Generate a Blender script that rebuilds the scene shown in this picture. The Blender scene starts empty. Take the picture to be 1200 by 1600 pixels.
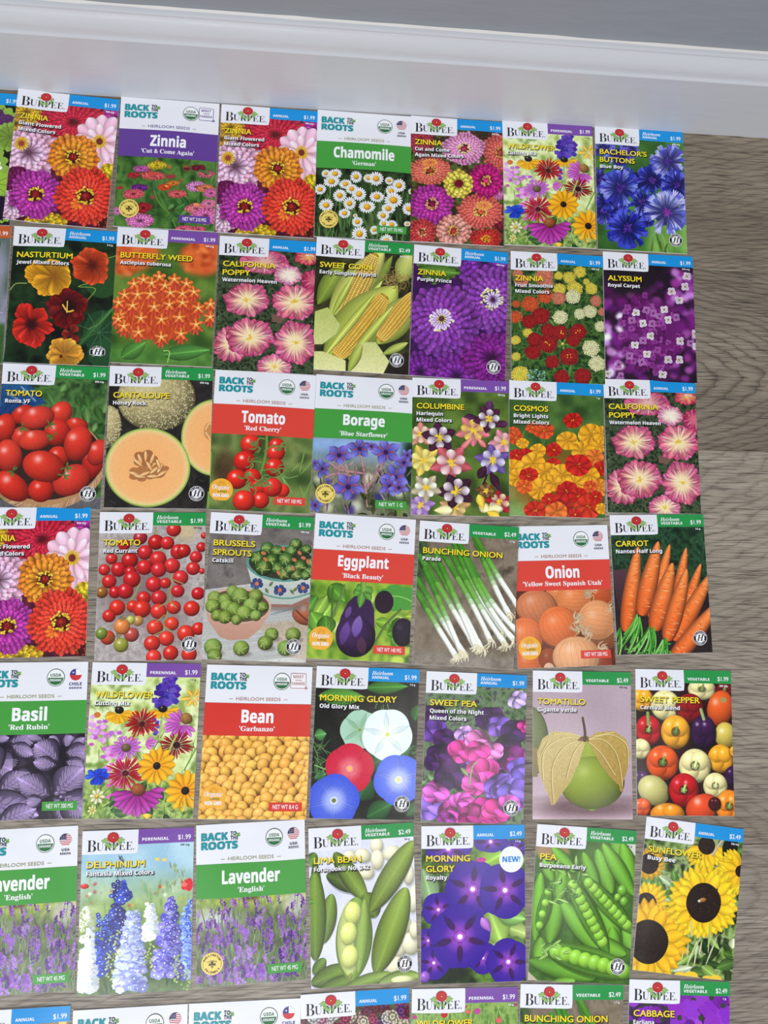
import bpy, math, random
import numpy as np
from math import sin, cos, pi, radians as R
C = bpy.context.scene
COL = C.collection

# ------------------------------------------------------------------ camera, world, lights, exposure
cam_d = bpy.data.cameras.new('camera'); cam = bpy.data.objects.new('camera', cam_d); COL.objects.link(cam)
cam_d.sensor_fit = 'VERTICAL'; cam_d.sensor_height = 24.0; cam_d.lens = 24.0 * 1180.0 / 1600.0
cam_d.clip_start = 0.01; cam_d.clip_end = 50
CAM_H = 0.6066
from mathutils import Matrix, Vector
fw = Vector((0.0914406, 0.12178399, -0.98833561)).normalized()
rt = Vector((0.99569727, 0.00378718, 0.09258837)); rt = (rt - fw * rt.dot(fw)).normalized(); up = rt.cross(fw)
cam.matrix_world = Matrix(((rt.x, up.x, -fw.x, 0), (rt.y, up.y, -fw.y, 0), (rt.z, up.z, -fw.z, CAM_H), (0, 0, 0, 1)))
C.camera = cam

world = bpy.data.worlds.new('room_air'); C.world = world; world.use_nodes = True
wb = world.node_tree.nodes['Background']; wb.inputs[0].default_value = (0.93, 0.95, 1.0, 1); wb.inputs[1].default_value = 0.47

def area(name, loc, target, sx, sy, power, col):
    l = bpy.data.lights.new(name, 'AREA'); l.shape = 'RECTANGLE'; l.size = sx; l.size_y = sy; l.energy = power; l.color = col
    o = bpy.data.objects.new(name, l); COL.objects.link(o); o.location = loc
    o.rotation_euler = (Vector(target) - Vector(loc)).to_track_quat('-Z', 'Y').to_euler()
    return o
area('window_light', (-0.6, -1.75, 2.0), (0.05, -0.25, 0.0), 1.5, 1.2, 47, (0.95, 0.97, 1.0))
area('ceiling_lamp', (0.7, -0.7, 2.4), (0.2, -0.2, 0.0), 0.6, 0.6, 11, (1.0, 0.97, 0.93))
C.view_settings.view_transform = 'Standard'; C.view_settings.look = 'None'
C.view_settings.gamma = 1.0; C.view_settings.use_curve_mapping = False
C.view_settings.exposure = 0.0

# ------------------------------------------------------------------ materials
def lin(c):
    return tuple(((x / 255) / 12.92 if x / 255 <= 0.04045 else ((x / 255 + 0.055) / 1.055) ** 2.4) for x in c[:3]) + (1.0,)
MATS = {}
def mat(name, rgb, rough=0.4, spec=0.4):
    if name in MATS: return MATS[name]
    m = bpy.data.materials.new(name); m.use_nodes = True; b = m.node_tree.nodes['Principled BSDF']
    b.inputs['Base Color'].default_value = lin(rgb); b.inputs['Roughness'].default_value = rough
    b.inputs['Specular IOR Level'].default_value = spec
    MATS[name] = m; return m
def ink(rgb, rough=0.34): return mat('ink_%02x%02x%02x' % tuple(int(x) for x in rgb), rgb, rough, 0.3)

def paint_mat(name, rgb, rough, bump):
    m = bpy.data.materials.new(name); m.use_nodes = True; nt = m.node_tree; b = nt.nodes['Principled BSDF']
    tc = nt.nodes.new('ShaderNodeTexCoord'); n = nt.nodes.new('ShaderNodeTexNoise'); n.inputs['Scale'].default_value = 90; n.inputs['Detail'].default_value = 4
    mp = nt.nodes.new('ShaderNodeMapping'); mp.inputs['Scale'].default_value = (0.35, 1, 1.6)
    nt.links.new(tc.outputs['Object'], mp.inputs[0]); nt.links.new(mp.outputs[0], n.inputs['Vector'])
    bp = nt.nodes.new('ShaderNodeBump'); bp.inputs['Strength'].default_value = bump; bp.inputs['Distance'].default_value = 0.0006
    nt.links.new(n.outputs['Fac'], bp.inputs['Height']); nt.links.new(bp.outputs[0], b.inputs['Normal'])
    n2 = nt.nodes.new('ShaderNodeTexNoise'); n2.inputs['Scale'].default_value = 14; n2.inputs['Detail'].default_value = 6
    nt.links.new(tc.outputs['Object'], n2.inputs['Vector'])
    mx = nt.nodes.new('ShaderNodeMixRGB'); mx.inputs[1].default_value = lin([c * 0.975 for c in rgb]); mx.inputs[2].default_value = lin(rgb)
    nt.links.new(n2.outputs['Fac'], mx.inputs[0]); nt.links.new(mx.outputs[0], b.inputs['Base Color'])
    b.inputs['Roughness'].default_value = rough
    return m

def wood_mat(name, seed, base, dark, light, yc=0.1, bend=28.0, ringy=0.5):
    """weathered grey-brown oak print: long pores along x, wandering cathedral rings, broad tone patches"""
    m = bpy.data.materials.new(name); m.use_nodes = True; nt = m.node_tree; L = nt.links.new; b = nt.nodes['Principled BSDF']
    def N(t, **k):
        n = nt.nodes.new(t)
        for a, v in k.items(): setattr(n, a, v)
        return n
    tc = N('ShaderNodeTexCoord')
    def mapped(sx, sy, off):
        q = N('ShaderNodeMapping'); q.inputs['Scale'].default_value = (sx, sy, 1); q.inputs['Location'].default_value = (off * 3.7 + seed * 5.31, off * 1.3 + seed * 2.17, seed)
        L(tc.outputs['Object'], q.inputs[0]); return q.outputs[0]
    def noise(vec, scale, det, rough=0.55, dist=0.0):
        n = N('ShaderNodeTexNoise'); n.inputs['Scale'].default_value = scale; n.inputs['Detail'].default_value = det
        n.inputs['Roughness'].default_value = rough; n.inputs['Distortion'].default_value = dist; L(vec, n.inputs['Vector']); return n.outputs['Fac']
    def ramp(fac, stops):
        r = N('ShaderNodeValToRGB'); e = r.color_ramp.elements
        while len(e) < len(stops): e.new(0.5)
        for i, (p, c) in enumerate(stops): e[i].position = p; e[i].color = (c, c, c, 1) if not hasattr(c, '__len__') else c
        L(fac, r.inputs[0]); return r.outputs[0]
    def mix(kind, fac, a, bb):
        x = N('ShaderNodeMixRGB', blend_type=kind)
        for i, v in ((0, fac), (1, a), (2, bb)):
            if hasattr(v, 'links'): L(v, x.inputs[i])
            else: x.inputs[i].default_value = v
        return x.outputs[0]
    # ring field: distance-like noise stretched along the plank, cut into contour lines
    def M(op, a, bb):
        x = N('ShaderNodeMath', operation=op)
        for k_, v in ((0, a), (1, bb)):
            if hasattr(v, 'links'): L(v, x.inputs[k_])
            else: x.inputs[k_].default_value = v
        return x.outputs[0]
    xyz = N('ShaderNodeSeparateXYZ'); L(tc.outputs['Object'], xyz.inputs[0])
    yy = M('SUBTRACT', xyz.outputs[1], yc); arch = M('MULTIPLY', M('POWER', M('ABSOLUTE', yy, 0), 1.7), bend)
    wob = noise(mapped(9, 26, 1), 1.0, 3.0, 0.5, 0.3); wob2 = noise(mapped(60, 300, 6), 1.0, 2.0, 0.5, 0.2)
    mul = N('ShaderNodeMath', operation='ADD'); L(M('MULTIPLY', M('ADD', xyz.outputs[0], arch), 42.0), mul.inputs[0]); L(M('ADD', M('MULTIPLY', wob, 3.2), M('MULTIPLY', wob2, 0.5)), mul.inputs[1])
    fr = N('ShaderNodeMath', operation='FRACT'); L(mul.outputs[0], fr.inputs[0])
    rings = ramp(fr.outputs[0], [(0.0, 0.05), (0.10, 0.8), (0.45, 1.0), (0.78, 0.85), (0.96, 0.35), (1.0, 0.05)])
    fine = ramp(noise(mapped(24, 560, 2), 1.0, 4.0, 0.6, 0.35), [(0.36, 0.0), (0.50, 0.75), (0.7, 1.0)])
    pores = ramp(noise(mapped(36, 900, 3), 1.0, 2.0, 0.5, 0.4), [(0.35, 0.0), (0.45, 1.0)])
    mid = noise(mapped(9, 120, 4), 1.0, 5.0, 0.65, 0.5)
    broad = noise(mapped(3.0, 14, 5), 1.0, 2.0, 0.5, 0.2)
    col = mix('MIX', ramp(mid, [(0.3, 0.0), (0.7, 1.0)]), lin(base), lin(light))
    col = mix('MIX', ramp(broad, [(0.35, 0.55), (0.62, 0.0)]), col, lin(dark))
    inv = N('ShaderNodeInvert'); L(rings, inv.inputs[1]); sc = N('ShaderNodeMath', operation='MULTIPLY'); sc.inputs[1].default_value = ringy; L(inv.outputs[0], sc.inputs[0])
    col = mix('MIX', sc.outputs[0], col, lin([c * 0.74 for c in dark]))
    col = mix('MULTIPLY', 0.42, col, fine)
    col = mix('MULTIPLY', 0.62, col, pores)
    L(col, b.inputs['Base Color'])
    rr = ramp(fine, [(0, 0.62), (1, 0.44)]); L(rr, b.inputs['Roughness'])
    b.inputs['Specular IOR Level'].default_value = 0.5
    bp = N('ShaderNodeBump'); bp.inputs['Strength'].default_value = 0.35; bp.inputs['Distance'].default_value = 0.0004
    hh = mix('MULTIPLY', 1.0, fine, pores); L(hh, bp.inputs['Height']); L(bp.outputs[0], b.inputs['Normal'])
    return m

# ------------------------------------------------------------------ mesh helpers
def link(name, verts, faces, mats=None, parent=None, fm=None, uv=None, smooth=False):
    me = bpy.data.meshes.new(name); me.from_pydata([tuple(v) for v in verts], [], faces)
    for m in (mats if isinstance(mats, (list, tuple)) else [mats]):
        if m: me.materials.append(m)
    if fm is not None: me.polygons.foreach_set('material_index', fm)
    if uv is not None:
        l = me.uv_layers.new(name='print'); idx = np.empty(len(me.loops), dtype=np.int32); me.loops.foreach_get('vertex_index', idx)
        l.data.foreach_set('uv', np.asarray(uv, dtype=np.float32)[idx].ravel())
    if smooth: me.polygons.foreach_set('use_smooth', [True] * len(me.polygons))
    me.update()
    o = bpy.data.objects.new(name, me); COL.objects.link(o)
    if parent: o.parent = parent
    return o

# ------------------------------------------------------------------ the room
WALL_Y = 0.4232           # where the baseboard meets the floor
def extrude_profile(name, prof, x0, x1, m, nx=1, kind=True):
    n = len(prof); vs = []; fs = []
    for x in (x0, x1): vs += [(x, y, z) for y, z in prof]
    for i in range(n): j = (i + 1) % n; fs.append((i, j, n + j, n + i))
    fs.append(tuple(range(n))[::-1]); fs.append(tuple(range(n, 2 * n)))
    o = link(name, vs, fs, m)
    if kind: o['kind'] = 'structure'
    return o
y = WALL_Y
base_prof = [(y + 0.0145, 0.0)] + [(y, 0.0), (y, 0.0655), (y + 0.0006, 0.0664), (y + 0.0018, 0.0668), (y + 0.0022, 0.0682)]
for i in range(9):        # cove curving back to the cap
    t = i / 8; base_prof.append((y + 0.0024 + 0.0062 * t ** 1.5, 0.069 + 0.0125 * t ** 0.85))
base_prof += [(y + 0.0091, 0.0824), (y + 0.0088, 0.0832), (y + 0.0092, 0.0842), (y + 0.0104, 0.0848), (y + 0.0145, 0.0848)]
base_white = paint_mat('white_trim_paint', (200, 202, 207), 0.27, 0.35)
bb = extrude_profile('baseboard_north', base_prof, -1.1, 1.3, base_white)
for p in bb.data.polygons: p.use_smooth = False
bb.data.polygons.foreach_set('use_smooth', [True] * len(bb.data.polygons)); 
bb.modifiers.new('edges', 'EDGE_SPLIT').split_angle = R(28)
wall_m = paint_mat('grey_wall_paint', (146, 151, 158), 0.55, 0.8)
extrude_profile('wall_north', [(y + 0.0145, -0.01), (y + 0.0145, 2.5), (y + 0.10, 2.5), (y + 0.10, -0.01)], -1.1, 1.3, wall_m)
caulk = mat('aged_caulk', (208, 206, 202), 0.5)
vs = []; fs = []
rng = random.Random(4); n = 120
for i in range(n + 1):
    x = -1.1 + 2.4 * i / n; w = 0.0006 + 0.0007 * rng.random()
    vs += [(x, y + 0.0135 - w, 0.0847), (x, y + 0.0143, 0.0849 + w * 1.3), (x, y + 0.0146, 0.0846)]
for i in range(n):
    for k in range(2): fs.append((3 * i + k, 3 * i + k + 1, 3 * i + k + 4, 3 * i + k + 3))
o = link('trim_1', vs, fs, caulk); o['kind'] = 'structure'

# floor: vinyl planks laid parallel to the wall, each plank its own piece on the subfloor
fl = link('floor', [(-1.1, -1.2, -0.012), (1.3, -1.2, -0.012), (1.3, y + 0.10, -0.012), (-1.1, y + 0.10, -0.012), (-1.1, -1.2, -0.006), (1.3, -1.2, -0.006), (1.3, y + 0.10, -0.006), (-1.1, y + 0.10, -0.006)],
          [(0, 3, 2, 1), (4, 5, 6, 7), (0, 1, 5, 4), (1, 2, 6, 5), (2, 3, 7, 6), (3, 0, 4, 7)], mat('subfloor', (60, 54, 48), 0.9))
fl['kind'] = 'structure'
seams = [0.4375 + 0.0, 0.2940, 0.1325, -0.0290, -0.1905, -0.352, -0.5135, -0.675, -0.8365, -0.998, -1.16]
woods = [wood_mat('oak_plank_%d' % i, i + 1.0, *a) for i, a in enumerate([
    ((142, 129, 111), (98, 86, 70), (163, 150, 132), 0.14, 9.0),
    ((142, 130, 113), (98, 87, 71), (163, 151, 134), -0.018, 17.0, 0.8),
    ((156, 144, 128), (118, 106, 90), (178, 167, 151), 0.12, 7.0),
    ((153, 141, 126), (114, 102, 87), (175, 164, 149), -0.13, 9.0),
    ((156, 145, 131), (118, 107, 93), (178, 168, 154), 0.05, 14.0)])]
joints = [[0.86], [0.83, -0.40], [0.47], [0.80, -0.42], [0.52], [0.9, -0.3], [0.45], [0.8], [0.5], [0.8]]
k = 0
for i in range(len(seams) - 1):
    ya, yb = seams[i + 1], seams[i]
    xs = [-1.1] + sorted(joints[i]) + [1.3]
    for j in range(len(xs) - 1):
        xa, xb = xs[j], xs[j + 1]; cx, cy = (xa + xb) / 2, (ya + yb) / 2; hx, hy = (xb - xa) / 2 - 0.00012, (yb - ya) / 2 - 0.00012; e = 0.0003
        vs = [(-hx, -hy, -0.006), (hx, -hy, -0.006), (hx, hy, -0.006), (-hx, hy, -0.006), (-hx, -hy, -e), (hx, -hy, -e), (hx, hy, -e), (-hx, hy, -e),
              (-hx + e, -hy + e, 0), (hx - e, -hy + e, 0), (hx - e, hy - e, 0), (-hx + e, hy - e, 0)]
        fs = [(0, 3, 2, 1), (0, 1, 5, 4), (1, 2, 6, 5), (2, 3, 7, 6), (3, 0, 4, 7), (4, 5, 9, 8), (5, 6, 10, 9), (6, 7, 11, 10), (7, 4, 8, 11), (8, 9, 10, 11)]
        o = link('plank', vs, fs, woods[[0, 1, 2, 3, 4, 2, 3, 4, 0, 1][i]], fl); o.location = (cx, cy, 0); k += 1

# ------------------------------------------------------------------ lettering (Blender's built-in font, turned into flat meshes)
def fancy(s, base, lo=26):
    r = ''
    for ch in s:
        if 'A' <= ch <= 'Z': r += chr(base + ord(ch) - 65)
        elif 'a' <= ch <= 'z': r += chr(base + lo + ord(ch) - 97)
        elif '0' <= ch <= '9' and base == 0x1D5D4: r += chr(0x1D7EC + ord(ch) - 48)
        elif '0' <= ch <= '9' and base == 0x1D400: r += chr(0x1D7CE + ord(ch) - 48)
        else: r += ch
    return r
STY = {'light': (None, 0.004), 'sans': (None, 0.009), 'semi': (None, 0.016), 'bold': (0x1D5D4, 0.006), 'heavy': (0x1D5D4, 0.020), 'black': (0x1D5D4, 0.040),
       'serif': (0x1D400, 0.0), 'slab': (0x1D400, 0.006), 'ital': (0x1D468, 0.0), 'script': (0x1D4D0, 0.006)}
TC = {}
def raw_text(s, sty):
    key = (s, sty)
    if key in TC: return TC[key]
    base, off = STY[sty]
    cu = bpy.data.curves.new('lettering', 'FONT'); cu.body = fancy(s, base) if base else s
    cu.resolution_u = 3; cu.offset = -0.011 if sty == 'serif' else 0.0; cu.fill_mode = 'FRONT'
    o = bpy.data.objects.new('lettering', cu); COL.objects.link(o)
    me = bpy.data.meshes.new_from_object(o)
    v = np.empty(len(me.vertices) * 3, dtype=np.float32); me.vertices.foreach_get('co', v); v = v.reshape(-1, 3)[:, :2].copy()
    f = [tuple(p.vertices) for p in me.polygons]
    if off:      # weight: the outline struck again a little to each side
        n = len(v); f = [tuple(i + n * k for i in t) for k in range(4) for t in f]; v = np.concatenate([np.c_[v + np.array(d, np.float32) * off, np.full(n, k * 6e-6)] for k, d in enumerate(((-1, -.7), (1, -.7), (1, .7), (-1, .7)))])
    else: v = np.c_[v, np.zeros(len(v))]
    bpy.data.meshes.remove(me); bpy.data.objects.remove(o); bpy.data.curves.remove(cu)
    TC[key] = (v, f); return TC[key]
def text(s, sty, u, v, cap, width=None, align='l', sx=1.0, space=0):
    """flat lettering in packet units: (u, v) is the left/centre/right end of the baseline, cap the height of a capital"""
    V, F = raw_text(s, sty); H, _ = raw_text('H', sty); hc = float(H[:, 1].max() - max(0, H[:, 1].min()))
    P = V.copy(); P[:, :2] *= cap / hc; P[:, 0] *= sx; P[:, 0] -= P[:, 0].min()
    w = float(P[:, 0].max())
    if width: P[:, 0] *= width / w; w = width
    P[:, 0] += u - {'l': 0, 'c': w / 2, 'r': w}[align]
    P[:, 1] = v - P[:, 1]
    return P, F
def ring_text(s, sty, cu_, cv, r, cap, a0, a1, inward=False):
    """letters on an arc; angles in degrees, clockwise from the top"""
    VV = []; FF = []; n = len(s)
    for i, ch in enumerate(s):
        if ch == ' ': continue
        a = R(a0 + (a1 - a0) * i / max(1, n - 1)); P, F = text(ch, sty, 0, 0, cap, align='c')
        x, y_ = P[:, 0], P[:, 1]
        if not inward: rr = r - y_; X = x; q = a; px = cu_ + rr * np.sin(q) + X * np.cos(q); py = cv - rr * np.cos(q) + X * np.sin(q)
        else: rr = r + y_; X = x; q = a; px = cu_ + rr * np.sin(q) - X * np.cos(q); py = cv - rr * np.cos(q) - X * np.sin(q)
        k0 = sum(len(v) for v in VV); VV.append(np.stack([px, py, P[:, 2]], 1)); FF += [tuple(j + k0 for j in f) for f in F]
    return np.concatenate(VV), FF
# ------------------------------------------------------------------ painter: the pictures printed on the packets, drawn in memory shape by shape
PW = 400; PH = int(PW * 1.41)
class Pic:
    def __init__(s, frame, seed=1, sx=1.0):
        (x0, y0), (x1, y1), (x2, y2) = frame
        ux, uy = (x1 - x0) / PW, (y1 - y0) / PW; vx, vy = (x2 - x0) / PH, (y2 - y0) / PH
        s.inv = np.linalg.inv(np.array([[ux, vx], [uy, vy]])); s.o = np.array([x0, y0], float)
        s.k = PW / math.hypot(x1 - x0, y1 - y0)
        s.c = np.zeros((PH, PW, 3), np.float32); s.r = np.random.RandomState(seed); s.rr = random.Random(seed)
        s.cast = 0; s.Y, s.X = np.mgrid[0:PH, 0:PW].astype(np.float32)
    def m(s, x, y): q = s.inv @ (np.array([x, y]) - s.o); return float(q[0]), float(q[1])
    def j(s, c, a=14):
        d = s.rr.uniform(-a, a); return [min(255, max(0, v + d + s.rr.uniform(-a, a) * 0.4)) for v in c]
    def noise(s, cell, octv=3, sy=1.0):
        out = np.zeros((PH, PW), np.float32); amp = 1.0; tot = 0
        for _ in range(octv):
            cx, cy = max(1.5, cell), max(1.5, cell * sy); gh, gw = int(PH / cy) + 3, int(PW / cx) + 3; g = s.r.rand(gh, gw).astype(np.float32)
            fy, fx = np.arange(PH) / cy, np.arange(PW) / cx; iy, ix = fy.astype(int), fx.astype(int); ty, tx = fy - iy, fx - ix
            ty = (ty * ty * (3 - 2 * ty))[:, None]; tx = (tx * tx * (3 - 2 * tx))[None]
            a = g[iy][:, ix]; b = g[iy][:, ix + 1]; c = g[iy + 1][:, ix]; d = g[iy + 1][:, ix + 1]
            out += amp * ((a * (1 - tx) + b * tx) * (1 - ty) + (c * (1 - tx) + d * tx) * ty); tot += amp; amp *= 0.5; cell /= 2.1
        return out / tot
    def bg(s, cols, cell=40, octv=3, sharp=1.6, sy=1.0):
        n = s.noise(cell, octv, sy); n = np.clip((n - 0.5) * sharp + 0.5, 0, 0.9999) * (len(cols) - 1); i = n.astype(int); t = (n - i)[..., None]
        cc = np.array(cols, np.float32); s.c[:] = cc[i] * (1 - t) + cc[np.minimum(i + 1, len(cols) - 1)] * t; return s
    def rect(s, x0, y0, x1, y1, cols, cell=20, soft=6, sharp=1.6, sy=1.0):
        keep = s.c.copy(); s.bg(cols, cell, 3, sharp, sy); (a, b), (c, d) = s.m(x0, y0), s.m(x1, y1)
        m = np.clip((s.X - a) / soft + .5, 0, 1) * np.clip((c - s.X) / soft + .5, 0, 1) * np.clip((s.Y - b) / soft + .5, 0, 1) * np.clip((d - s.Y) / soft + .5, 0, 1)
        s.c = keep * (1 - m[..., None]) + s.c * m[..., None]; return s
    def blur(s, r):
        r = int(r)
        for _ in range(2):
            for ax in (0, 1):
                p = np.pad(s.c, [(r + 1, r) if k == ax else (0, 0) for k in range(3)], mode='edge').cumsum(axis=ax, dtype=np.float64)
                n = s.c.shape[ax]; a = np.take(p, np.arange(2 * r + 1, 2 * r + 1 + n), axis=ax); b = np.take(p, np.arange(0, n), axis=ax)
                s.c = ((a - b) / (2 * r + 1)).astype(np.float32)
        return s
    def box(s, cx, cy, e):
        x0, x1 = max(0, int(cx - e)), min(PW, int(cx + e) + 2); y0, y1 = max(0, int(cy - e)), min(PH, int(cy + e) + 2)
        return (None if x0 >= x1 or y0 >= y1 else (slice(y0, y1), slice(x0, x1)))
    def put(s, b, a, col):
        a = a[..., None]; v = s.c[b]; s.c[b] = v * (1 - a) + col * a
    def ball(s, x, y, rx, ry=None, c=(200, 40, 30), ang=0, hl=0.6, dark=0.55, soft=1.2, tex=0):
        """rounded body with soft shading and a highlight at the upper left"""
        ry = ry or rx; cx, cy = s.m(x, y); rx *= s.k; ry *= s.k; b = s.box(cx, cy, max(rx, ry) + 2)
        if b is None: return s
        X, Y = s.X[b] - cx, s.Y[b] - cy; a = R(ang); U = (X * cos(a) + Y * sin(a)) / rx; V = (-X * sin(a) + Y * cos(a)) / ry
        d = np.sqrt(U * U + V * V) + 1e-6; al = np.clip((1 - d) * min(rx, ry) / soft + .5, 0, 1)
        nz = np.sqrt(np.clip(1 - d * d, 0, 1)); Xn, Yn = X / max(rx, ry), Y / max(rx, ry)
        sh = dark + (1.12 - dark) * np.clip(nz * 0.75 - Xn * 0.28 - Yn * 0.42 + .12, 0, 1)
        col = np.array(c, np.float32) * sh[..., None]
        if tex: col *= (1 + tex * (s.r.rand(*d.shape) - .5))[..., None]
        h = np.exp(-(((Xn + .28) ** 2 + (Yn + .34) ** 2) / 0.035)) * hl
        col = col + (255 - col) * h[..., None]
        s.put(b, al, np.clip(col, 0, 255)); return s
    def disc(s, x, y, rx, ry=None, c=(0, 0, 0), ang=0, soft=1.0, al=1.0, wob=0, n=5, streak=0, c2=None):
        """flat or radially graded disc; wob makes a scalloped edge of n lobes"""
        ry = ry or rx; cx, cy = s.m(x, y); rx *= s.k; ry *= s.k; b = s.box(cx, cy, max(rx, ry) * (1 + wob) + soft * 2 + 2)
        if b is None: return s
        X, Y = s.X[b] - cx, s.Y[b] - cy; a = R(ang); U = (X * cos(a) + Y * sin(a)) / rx; V = (-X * sin(a) + Y * cos(a)) / ry
        d = np.sqrt(U * U + V * V); th = np.arctan2(V, U)
        lim = 1.0 + (wob * np.abs(np.cos(th * n / 2)) - wob * .5 if wob else 0)
        al_ = np.clip((lim - d) * min(rx, ry) / soft + .5, 0, 1) * al
        col = np.broadcast_to(np.array(c, np.float32), d.shape + (3,))
        if c2 is not None: t = np.clip(d, 0, 1)[..., None] ** 1.3; col = np.array(c2, np.float32) * (1 - t) + col * t
        if streak: k = s.rr.randint(20, 34); col = col * (1 + streak * np.sin(th * k + s.rr.random() * 6) * np.sin(th * 7 + 1))[..., None]
        s.put(b, al_, np.clip(col, 0, 255)); return s
    def pet(s, x0, y0, x1, y1, w, c0, c1, k=1.5, p=.7, edge=.35, rib=0, al=1.0):
        """a petal, leaf or stroke from (x0,y0) to (x1,y1), full width w; k moves its widest point, p its fullness"""
        ax, ay = s.m(x0, y0); bx, by = s.m(x1, y1); L = math.hypot(bx - ax, by - ay) + 1e-3; w = w * s.k / 2
        b = s.box((ax + bx) / 2, (ay + by) / 2, L / 2 + w * .7 + 1)
        if b is None: return s
        tx, ty = (bx - ax) / L, (by - ay) / L; X, Y = s.X[b] - ax, s.Y[b] - ay
        t = (X * tx + Y * ty) / L; q = -X * ty + Y * tx; tt = np.clip(t, 0, 1)
        h = w * np.maximum(np.sin(pi * tt ** k), 0) ** p + 1e-3; al_ = np.clip(h - np.abs(q) + .5, 0, 1) * (t > 0) * (t < 1) * np.clip(h * 1.5, 0, 1) * al
        e = np.clip(np.abs(q) / h, 0, 1)
        sh = 1 + edge * .25 - edge * e ** 2.2 - edge * .35 * np.clip(q / h, 0, 1)
        if rib: sh = sh + rib * np.exp(-(q / max(.8, w * .09)) ** 2)
        tt = tt[..., None]; col = (np.array(c0, np.float32) * (1 - tt) + np.array(c1, np.float32) * tt) * sh[..., None]
        s.put(b, al_, np.clip(col, 0, 255)); return s
    def ring(s, x, y, r0, r1, n, w, c0, c1, sq=1.0, rot=0, jit=.08, k=1.5, p=.7, edge=.35, ph=None, cj=10, span=360, rib=0):
        ph = s.rr.random() * 360 if ph is None else ph; order = list(range(n)); s.rr.shuffle(order); q = R(rot)
        for i in order:
            a = R(ph + i * span / n + s.rr.uniform(-1, 1) * jit * 360 / n * 1.5); f = 1 + s.rr.uniform(-jit, jit)
            def P(r): dx, dy = r * cos(a), r * sin(a) * sq; return x + dx * cos(q) - dy * sin(q), y + dx * sin(q) + dy * cos(q)
            (ax, ay), (bx, by) = P(r0), P(r1 * f); s.pet(ax, ay, bx, by, w * (0.6 + 0.4 * abs(sq) + .0), s.j(c0, cj), s.j(c1, cj), k, p, edge, rib)
        return s
    def line(s, pts, w, c, w1=None, n=None):
        pts = [s.m(*p) for p in pts]; w = w * s.k / 2; w1 = w if w1 is None else w1 * s.k / 2; c = np.array(c, np.float32)
        # Catmull-Rom smoothing
        if len(pts) > 2:
            P = [pts[0]] + pts + [pts[-1]]; out = []
            for i in range(1, len(P) - 2):
                for t in (0, .25, .5, .75):
                    out.append(tuple(.5 * (2 * P[i][d] + (P[i + 1][d] - P[i - 1][d]) * t + (2 * P[i - 1][d] - 5 * P[i][d] + 4 * P[i + 1][d] - P[i + 2][d]) * t * t + (3 * P[i][d] - P[i - 1][d] - 3 * P[i + 1][d] + P[i + 2][d]) * t ** 3) for d in (0, 1)))
            pts = out + [pts[-1]]
        N = len(pts) - 1
        for i in range(N):
            (ax, ay), (bx, by) = pts[i], pts[i + 1]; L = math.hypot(bx - ax, by - ay) + 1e-3; ww = w + (w1 - w) * i / N
            b = s.box((ax + bx) / 2, (ay + by) / 2, L / 2 + ww + 1.5)
            if b is None: continue
            X, Y = s.X[b] - ax, s.Y[b] - ay; tx, ty = (bx - ax) / L, (by - ay) / L; t = np.clip(X * tx + Y * ty, 0, L)
            d = np.hypot(X - t * tx, Y - t * ty); q = (-X * ty + Y * tx) / (ww + .5)
            s.put(b, np.clip(ww - d + .6, 0, 1), np.clip(c * (1.08 - .3 * np.clip(q, -1, 1) ** 2 - .12 * np.clip(q, -1, 1))[..., None], 0, 255))
        return s
    def leaf(s, x0, y0, x1, y1, w, c, rib=.25): return s.pet(x0, y0, x1, y1, w, [v * .8 for v in c], c, .85, .9, .3, rib)
    def poly(s, pts, c, c2=None, soft=1.0, tex=0):
        P = np.array([s.m(*p) for p in pts]); x0, y0 = np.maximum(P.min(0) - 2, 0).astype(int); x1, y1 = (P.max(0) + 3).astype(int); x1 = min(PW, x1); y1 = min(PH, y1)
        if x0 >= x1 or y0 >= y1: return s
        b = (slice(y0, y1), slice(x0, x1)); X, Y = s.X[b], s.Y[b]; ins = np.zeros(X.shape, bool); D = np.full(X.shape, 1e9, np.float32)
        for i in range(len(P)):
            (ax, ay), (bx, by) = P[i], P[(i + 1) % len(P)]
            if ay != by: ins ^= ((ay > Y) != (by > Y)) & (X < (bx - ax) * (Y - ay) / (by - ay) + ax)
            L2 = (bx - ax) ** 2 + (by - ay) ** 2 + 1e-6; t = np.clip(((X - ax) * (bx - ax) + (Y - ay) * (by - ay)) / L2, 0, 1)
            D = np.minimum(D, np.hypot(X - ax - t * (bx - ax), Y - ay - t * (by - ay)))
        al = np.clip(np.where(ins, D, -D) / soft + .5, 0, 1); col = np.array(c, np.float32)
        if c2 is not None: t = ((Y - y0) / max(1, y1 - y0))[..., None]; col = col * (1 - t) + np.array(c2, np.float32) * t
        else: col = np.broadcast_to(col, X.shape + (3,))
        if tex: col = col * (1 + tex * (s.noise(5, 2)[b] - .5))[..., None]
        s.put(b, al, np.clip(col, 0, 255)); return s
    def dots(s, n, box, r, cols, j=15, ball=False):
        for _ in range(n):
            x, y = s.rr.uniform(box[0], box[2]), s.rr.uniform(box[1], box[3]); rr = s.rr.uniform(*r); c = s.j(s.rr.choice(cols), j)
            s.ball(x, y, rr, rr * s.rr.uniform(.8, 1.1), c, 0, .15) if ball else s.disc(x, y, rr, rr * s.rr.uniform(.7, 1.1), c)
        return s
    def leaves(s, n, box, L, w, cols, dirs=(0, 360), rib=.25):
        for _ in range(n):
            x, y = s.rr.uniform(box[0], box[2]), s.rr.uniform(box[1], box[3]); a = R(s.rr.uniform(*dirs)); l = s.rr.uniform(.6, 1.2) * L
            s.leaf(x, y, x + l * cos(a), y + l * sin(a), w * s.rr.uniform(.7, 1.2), s.j(s.rr.choice(cols), 12), rib)
        return s
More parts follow.
